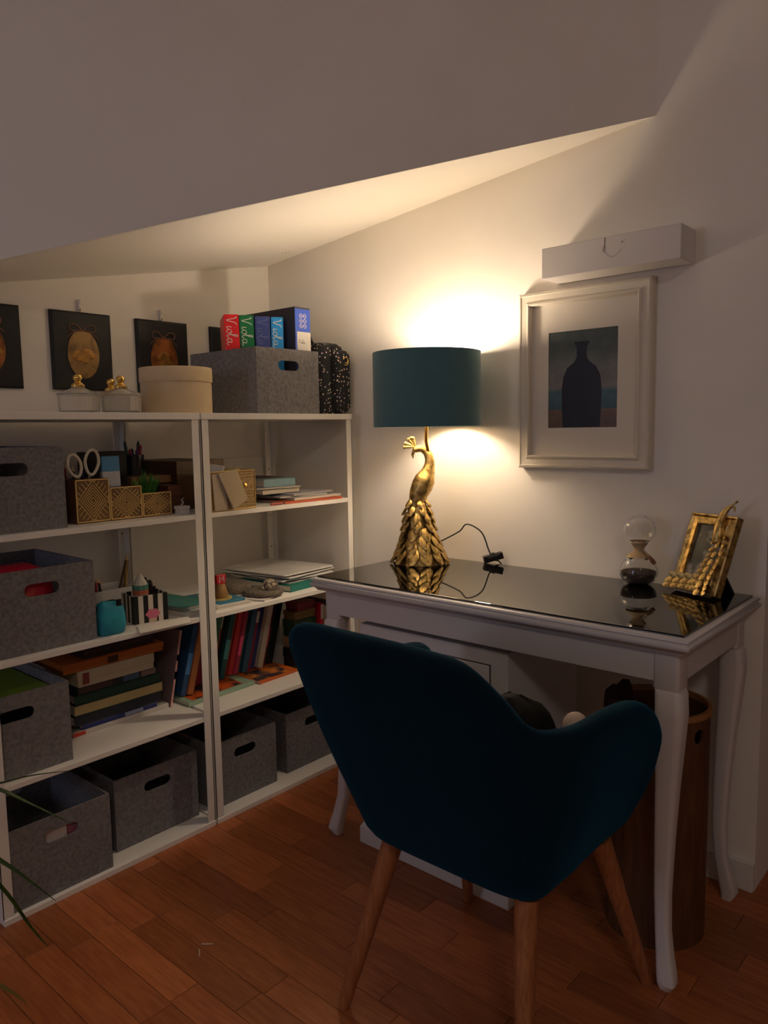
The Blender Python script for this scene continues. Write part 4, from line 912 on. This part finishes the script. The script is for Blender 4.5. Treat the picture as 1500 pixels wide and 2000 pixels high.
flat('hardback', 'teal book under the clear sheets on the third shelf', .30, -.262, Z, .125, .25, .022, (22, 104, 96), .1)
for k, (cx_, cy_, wy_, wx_, rz_, nm) in enumerate(((.245, -.19, .235, .30, .06, 'lowest'), (.25, -.195, .24, .31, -.05, 'second'), (.24, -.20, .245, .33, .12, 'third'), (.235, -.205, .245, .34, .04, 'topmost'))):
    o = MB().loft([[(x, y, z + .004 * (x / wx_ + .5) * k * .6) for x, y in rrect(-wx_ / 2, wx_ / 2, -wy_ / 2, wy_ / 2, .012, 3)] for z in (0, .0045)]).build('plastic_folder', M('milky_plastic', (232, 230, 226), .22, col2=(216, 214, 210), nscale=9), bevel=.0006, seg=1)
    o.location = (cx_, cy_, Z + .0223 + .0075 * k); o.rotation_euler = (0, 0, rz_); tag(o, nm + ' milky plastic folder in the pile behind the paperweight', 'folder', 'milky plastic folders')

# ---- shelf 4: games stack, leaning books
Z = ZS[1] + .0003
zz = Z
for nm, lab, t, y0, y1, wx_, col, sp_, bands, cat in (
    ('paperback', 'white-spined paperback with red cover at the bottom of the stack', .014, -1.028, -.722, .20, (206, 200, 192), True, ((.0, .12, (190, 60, 40)),), 'book'),
    ('magazine', 'blue magazine second from the bottom of the stack', .014, -1.00, -.762, .20, (36, 44, 110), True, ((.55, .8, (150, 160, 190)),), 'book'),
    ('hardback', 'navy hardback under the cream-spined book', .028, -1.022, -.748, .21, (22, 28, 44), True, (), 'book'),
    ('hardback', 'thick hardback with cream lettered spine in the stack', .034, -1.02, -.742, .21, (24, 48, 38), True, ((.0, 1.0, (176, 158, 112)),), 'book'),
    ('hardback', 'dark green hardback above the cream-spined book', .026, -1.018, -.748, .20, (20, 52, 42), True, (), 'book')):
    flat(nm, lab, .315 - wx_ / 2, (y0 + y1) / 2, zz, y1 - y0, wx_, t, col, 0.0, cat, 'books in the stack on the fourth shelf', bands, sp_); zz += t + .0003
for nm, lab, h, y0, y1, wx_, col, bands in (
    ('game_box', 'dark flat game box with blue printed label in the stack', .024, -1.01, -.755, .21, (34, 40, 40), ((.02, .42, (70, 48, 44)), (.55, .75, (60, 84, 110)), (.78, .97, (120, 100, 96)))),
    ('game_box', 'cream game box with red stamp below the orange box', .046, -1.012, -.772, .21, (186, 174, 148), ((.06, .14, (130, 60, 56)),)),
    ('game_box', 'wide orange-brown game box near the top of the stack', .027, -1.052, -.738, .245, (176, 100, 36), ((.42, .52, (70, 44, 24)),)),
    ('game_box', 'dark brown flat box on top of the whole stack', .024, -.985, -.762, .20, (58, 44, 40), ())):
    carton(nm, lab, .317 - wx_ / 2 + (.012 if 'orange' in lab else 0), (y0 + y1) / 2, zz, y1 - y0, wx_, h, col, 'box', 'game boxes in the stack on the fourth shelf', 0, h * .6, bands); zz += h + .0003
b_ = book('thin_book', 'thin pink-spined book leaning beside the stack of games', (.318, -.7155, Z + .0008), .008, .236, .19, (132, 112, 114), (-.2, 0, 0), bands=((.0, 1.0, (222, 168, 166)), (.36, .46, (150, 70, 80)), (.6, .68, (90, 60, 70))))
flat('picture_book', 'mint picture book with orange animals lying under the leaning books', .262, -.553, Z, .262, .20, .013, (150, 176, 152), .02)
flat('picture_book', 'orange picture book lying under the books at the right', .262, -.325, Z, .175, .215, .010, (196, 96, 30), .03)
o = MB().loft([[(x, y, 0) for x, y in ((-.07, -.11), (.085, -.12), (.088, .08), (-.07, .10))], [(x, y, .0006) for x, y in ((-.07, -.11), (.085, -.12), (.088, .08), (-.07, .10))]]).build('cover_sheet', M('orange_art', (196, 84, 26), .5, col2=(44, 34, 36), nscale=13, contrast=(.46, .58)))
o.location = (.262, -.545, Z + .0132); o.rotation_euler = (0, 0, .05); tag(o, 'loose orange and black printed sheet under the leaning books', 'paper')
o = MB().loft([[(x, y, 0) for x, y in ((.0, -.07), (.10, -.085), (.105, .05), (.0, .075))], [(x, y, .0006) for x, y in ((.0, -.07), (.10, -.085), (.105, .05), (.0, .075))]]).build('cover_sheet', M('dusk_art', (214, 130, 50), .5, col2=(50, 44, 56), nscale=16, contrast=(.44, .56)))
o.location = (.262, -.325, Z + .0102); tag(o, 'orange and grey printed sheet on the right picture book', 'paper')
seq = [((44, 84, 130), 'blue'), ((176, 110, 64), 'tan-orange'), ((96, 34, 36), 'dark red'), ((40, 34, 44), 'black-violet'), ((150, 30, 50), 'crimson'), ((134, 24, 44), 'maroon'), ((60, 112, 84), 'sea green'),
       ((196, 70, 44), 'orange-red'), ((22, 26, 26), 'black'), ((36, 84, 86), 'teal'), ((196, 104, 50), 'orange'), ((184, 44, 48), 'bright red'), ((170, 50, 84), 'raspberry'), ((124, 124, 84), 'olive-grey'),
       ((40, 84, 108), 'petrol blue'), ((132, 28, 60), 'wine red'), ((44, 52, 110), 'indigo'), ((204, 190, 170), 'cream-white'), ((112, 28, 50), 'burgundy'), ((26, 32, 32), 'large black')]
yb = -.672; lean = .27
for k, (c, nm) in enumerate(seq):
    t = (.019, .021, .015, .018, .017, .022, .024, .014, .016, .020, .018, .021, .015, .017, .022, .016, .024, .023, .019, .034)[k]
    h = (.225, .222, .205, .21, .215, .222, .224, .226, .214, .22, .226, .222, .218, .215, .222, .216, .222, .232, .226, .224)[k]
    y_ = yb + t / 2; yb += t / math.cos(lean) + .0006
    bands = [(.78, .96, (214, 200, 190))] if k in (7, 15, 17) else [(.3, .6, tuple(min(255, int(v * 1.5 + 20)) for v in c))] if k % 3 == 0 else []
    xf = .255 + .05 * (k < 3) + .010 * math.sin(k * 2.3)
    zb = Z + .0142 if y_ < -.42 else Z + .0112
    book('upright_book', nm + ' book in the leaning row on the fourth shelf', (xf, y_, zb + .5 * t * math.sin(lean)), t, h, .165, c, (-lean, 0, 0), 'book', 'leaning books on the fourth shelf', bands)
# boxes at the right end behind the chair back
zz = Z
for nm, lab, h, y0, y1, col, bands in (
    ('game_box', 'black box with white barcode label behind the chair back', .072, -.228, -.122, (22, 24, 22), ((.32, .60, (168, 168, 166)),)),
    ('game_box', 'tan box between the black and the green box behind the chair', .040, -.222, -.125, (150, 118, 78), ()),
    ('game_box', 'dark green patterned box on the right of the fourth shelf', .062, -.226, -.12, (30, 54, 30), ((.2, .8, (58, 76, 36)),)),
    ('game_box', 'olive-tan box on the dark green one', .030, -.222, -.122, (112, 88, 44), ()),
    ('game_box', 'dark red box topmost in the right-hand corner stack', .030, -.21, -.125, (110, 24, 36), ())):
    carton(nm, lab, .314, (y0 + y1) / 2, zz, y1 - y0, .064, h, col, 'box', 'boxes stacked at the right end of the fourth shelf', 0, h * .5, bands); zz += h + .0003
book('upright_book', 'bright red book with white spine label near the desk', (.352, -.106, Z), .014, .215, .17, (204, 34, 60), (-.06, 0, 0), bands=((.74, .99, (222, 206, 204)),))
book('upright_book', 'cream thin book right of the bright red one', (.352, -.0865, Z), .010, .205, .17, (206, 188, 160), (-.06, 0, 0))
book('upright_book', 'slate grey book seen beside the desk leg', (.415, -.068, Z), .012, .222, .19, (84, 86, 96), (-.03, 0, 0))
book('upright_book', 'thin orange-red book at the right end of the shelf', (.405, -.0545, Z), .006, .215, .19, (204, 78, 50), (-.015, 0, 0))

# ---- things in the felt boxes
soft('red_bag', 'red puffy bag inside the grey box beside the turquoise pouch', .345, -1.165, ZS[2] + .0045, .080, .088, .205, 0, M('red_fabric', (180, 22, 50), .5, col2=(196, 90, 50), nscale=9, contrast=(.55, .62)), 'bag')
o = tag(MB().box(-.006, .006, -.05, .045, 0, .182).build('pink_folder', bookmat((196, 120, 132)), bevel=.002), 'pink folder seen through the handle of the lowest left box', 'folder'); o.location = (.432, -1.105, ZS[0] + .0048)
o = tag(MB().box(-.004, .004, -.028, .028, 0, .178).build('white_folder', bookmat((222, 214, 206)), bevel=.002), 'white booklet seen through the handle of the lowest left box', 'booklet'); o.location = (.4465, -1.152, ZS[0] + .0048)
flat('lime_folder', 'lime green folder inside the box left of the games stack', .27, -1.226, ZS[1] + .18, .24, .30, .006, (120, 150, 40), 0, 'folder', spine=False)
for (bx, by, lab, c) in ((.25, -.83, 'dark cables heaped in the box left of the middle posts', (26, 26, 30)), (.26, -.52, 'dark cloth in the bottom box right of the posts', (24, 24, 26)), (.24, -.20, 'dark cloth in the bottom box behind the chair', (22, 22, 24))):
    soft('dark_cloth', lab, bx, by, ZS[0] + .0045, .13, .11, .13, 0, bookmat(c), 'cloth')

# ------------------------------------------------------------------ tall waste basket under the desk
ba = thing('waste_basket', 'tall brown bamboo waste basket with round handle hole under the desk', 'basket', (1.660, -.27, 0)); og = ba.location
BX, BY, BR, BH = 1.660, -.27, .113, .545
bam = M('bamboo_brown', (104, 66, 38), .55, col2=(84, 52, 28), nscale=12, stretch=(5, 5, .6)); mb = MB()
nA, zs = 48, [0, .02, .15, .3, .44, .463, .486, .509, .532, BH]
hole_a, hz_, hr = math.radians(-14), .4975, .017; i0 = round(hole_a / (2 * pi / nA)) - 2
def CP(i, z, r=BR): a = 2 * pi * i / nA; return Vector((BX + r * math.cos(a), BY + r * math.sin(a), z))
for r_ in (BR, BR - .006):
    for j in range(len(zs) - 1):
        for i in range(nA):
            if zs[j] >= .462 and zs[j + 1] <= .533 and (i - i0) % nA in (0, 1, 2): continue
            mb.add([CP(i, zs[j], r_), CP(i + 1, zs[j], r_), CP(i + 1, zs[j + 1], r_), CP(i, zs[j + 1], r_)], [(0, 1, 2, 3)])
def loop(r_):
    sq = [(i0, .463), (i0 + 1, .463), (i0 + 2, .463), (i0 + 3, .463), (i0 + 3, .486), (i0 + 3, .509), (i0 + 3, .532), (i0 + 2, .532), (i0 + 1, .532), (i0, .532), (i0, .509), (i0, .486)]
    ci = []
    for i, z in sq:
        u, v = (i - i0 - 1.5) * 2 * pi / nA * BR, z - .4975; l = math.hypot(u, v); ci.append((i0 + 1.5 + u / l * hr / (2 * pi / nA * BR), .4975 + v / l * hr))
    return [CP(i, z, r_) for i, z in sq], [CP(i, z, r_) for i, z in ci]
so, co = loop(BR); si, ci_ = loop(BR - .006)
mb.loft([so, co], cap=False).loft([co, ci_], cap=False).loft([ci_, si], cap=False)
mb.lathe([(.004, .0), (BR, .0)], (BX, BY, 0), nA).lathe([(.004, .012), (BR - .006, .012)], (BX, BY, 0), nA)
mb.build('basket_body', bam, ba, org=og, smooth=True, angle=50)
MB().lathe([(BR - .007, BH - .010), (BR + .004, BH - .010), (BR + .005, BH - .004), (BR + .002, BH + .003), (BR - .006, BH + .003), (BR - .007, BH - .010)], (BX, BY, 0), 48).build('rim_band', M('bamboo_rim', (156, 104, 58), .45), ba, org=og, smooth=True)
rg = []
for k in range(13):
    a = math.radians(150 + 10.5 * k); w_ = .5 + .5 * math.sin(pi * k / 12)
    rg.append([(BX + r * math.cos(a), BY + r * math.sin(a), z + .006 * math.sin(2.2 * k)) for r, z in ((BR - .022, BH - .10), (BR - .016, BH + .004), (BR - .002, BH + .018), (BR + .010, BH + .006), (BR + .013, BH - .03 - .03 * w_), (BR + .007, BH - .03 - .03 * w_), (BR + .006, BH), (BR - .002, BH + .008), (BR - .010, BH), (BR - .014, BH - .10))])
tag(MB().loft(rg).build('brown_cloth', M('dark_brown_cloth', (58, 34, 22), .9), org=(BX, BY, BH), smooth=True), 'dark brown cloth draped over the rim of the waste basket', 'cloth')

# ------------------------------------------------------------------ plant at the left edge, threads on the floor
pl = thing('potted_plant', 'leafy plant with long narrow green leaves entering at the left edge', 'plant', (.72, -1.76, 0)); og = pl.location
MB().lathe([(.01, 0), (.10, 0), (.13, .22), (.138, .225), (.138, .24), (.125, .24), (.118, .20), (.01, .19)], (.72, -1.76, 0), 28, cap=True).build('pot', M('terracotta', (150, 96, 70), .8), pl, org=og, smooth=True)
MB().tube([(.72, -1.76, .19), (.722, -1.755, .34), (.728, -1.745, .46)], [.012, .010, .007], 10).build('stem', M('stem_green', (84, 92, 44), .7), pl, org=og, smooth=True)
leafm = M('leaf_green', (58, 88, 30), .4, col2=(40, 68, 24), nscale=20)
def leaf(pts, wmax, m=leafm):
    sp_ = spline(pts, 5); n_ = len(sp_); vs = []; fs = []
    for i, p in enumerate(sp_):
        t = (sp_[min(i + 1, n_ - 1)] - sp_[max(i - 1, 0)]).normalized(); sd = t.cross(Vector((.35, -.3, .9))).normalized(); nn = sd.cross(t)
        wd = wmax * max(.06, min(1, 5 * i / n_)) * (1 - (i / (n_ - 1)) ** 2.2 * .96) * .5
        vs += [p - sd * wd + nn * wd * .35, p, p + sd * wd + nn * wd * .35]
    for i in range(n_ - 1):
        for k in (0, 1): fs.append((i * 3 + k, i * 3 + k + 1, i * 3 + k + 4, i * 3 + k + 3))
    nv = len(vs); vs += [v - Vector((0, 0, .0006)) for v in vs]; fs += [tuple(nv + j for j in f[::-1]) for f in fs[:]]
    MB().add(vs, fs).build('leaf', m, pl, org=og, smooth=True, angle=80)
cr_ = (.728, -1.745, .46)
leaf([cr_, (.77, -1.63, .585), (.80, -1.516, .572), (.80, -1.412, .494), (.80, -1.355, .443), (.80, -1.265, .359)], .015)
leaf([cr_, (.77, -1.63, .535), (.80, -1.523, .472), (.80, -1.421, .351), (.80, -1.372, .289), (.80, -1.317, .214)], .015)
leaf([cr_, (.77, -1.62, .515), (.80, -1.523, .455), (.80, -1.425, .301), (.80, -1.372, .186), (.80, -1.339, .122)], .012)
leaf([cr_, (.77, -1.62, .53), (.80, -1.52, .525), (.80, -1.411, .508), (.80, -1.351, .502), (.80, -1.266, .482)], .008, M('leaf_dark', (44, 56, 34), .5))
leaf([cr_, (.68, -1.62, .42), (.62, -1.52, .20), (.66, -1.43, .05), (.73, -1.395, .022), (.79, -1.385, .018)], .016, M('leaf_olive', (110, 96, 40), .5))
for k in range(7):
    a = 2.2 + .55 * k; leaf([cr_, (.728 + .10 * math.cos(a), -1.745 + .10 * math.sin(a), .58), (.728 + .22 * math.cos(a), -1.745 + .22 * math.sin(a), .50), (.728 + .3 * math.cos(a), -1.745 + .3 * math.sin(a), .33)], .014)
for k, (p, q) in enumerate((((.905, -1.045, .0014), (.925, -1.058, .0014)), ((.893, -1.030, .0014), (.914, -1.012, .0014)))):
    tag(MB().tube([p, ((p[0] + q[0]) / 2 + .002, (p[1] + q[1]) / 2, .0018), q], .0011, 6).build('white_thread', bookmat((214, 200, 184)), org=(p[0], p[1], 0)), ('first', 'second')[k] + ' short white thread on the parquet, ' + ('nearer the chair leg' if k == 0 else 'nearer the shelf'), 'thread')
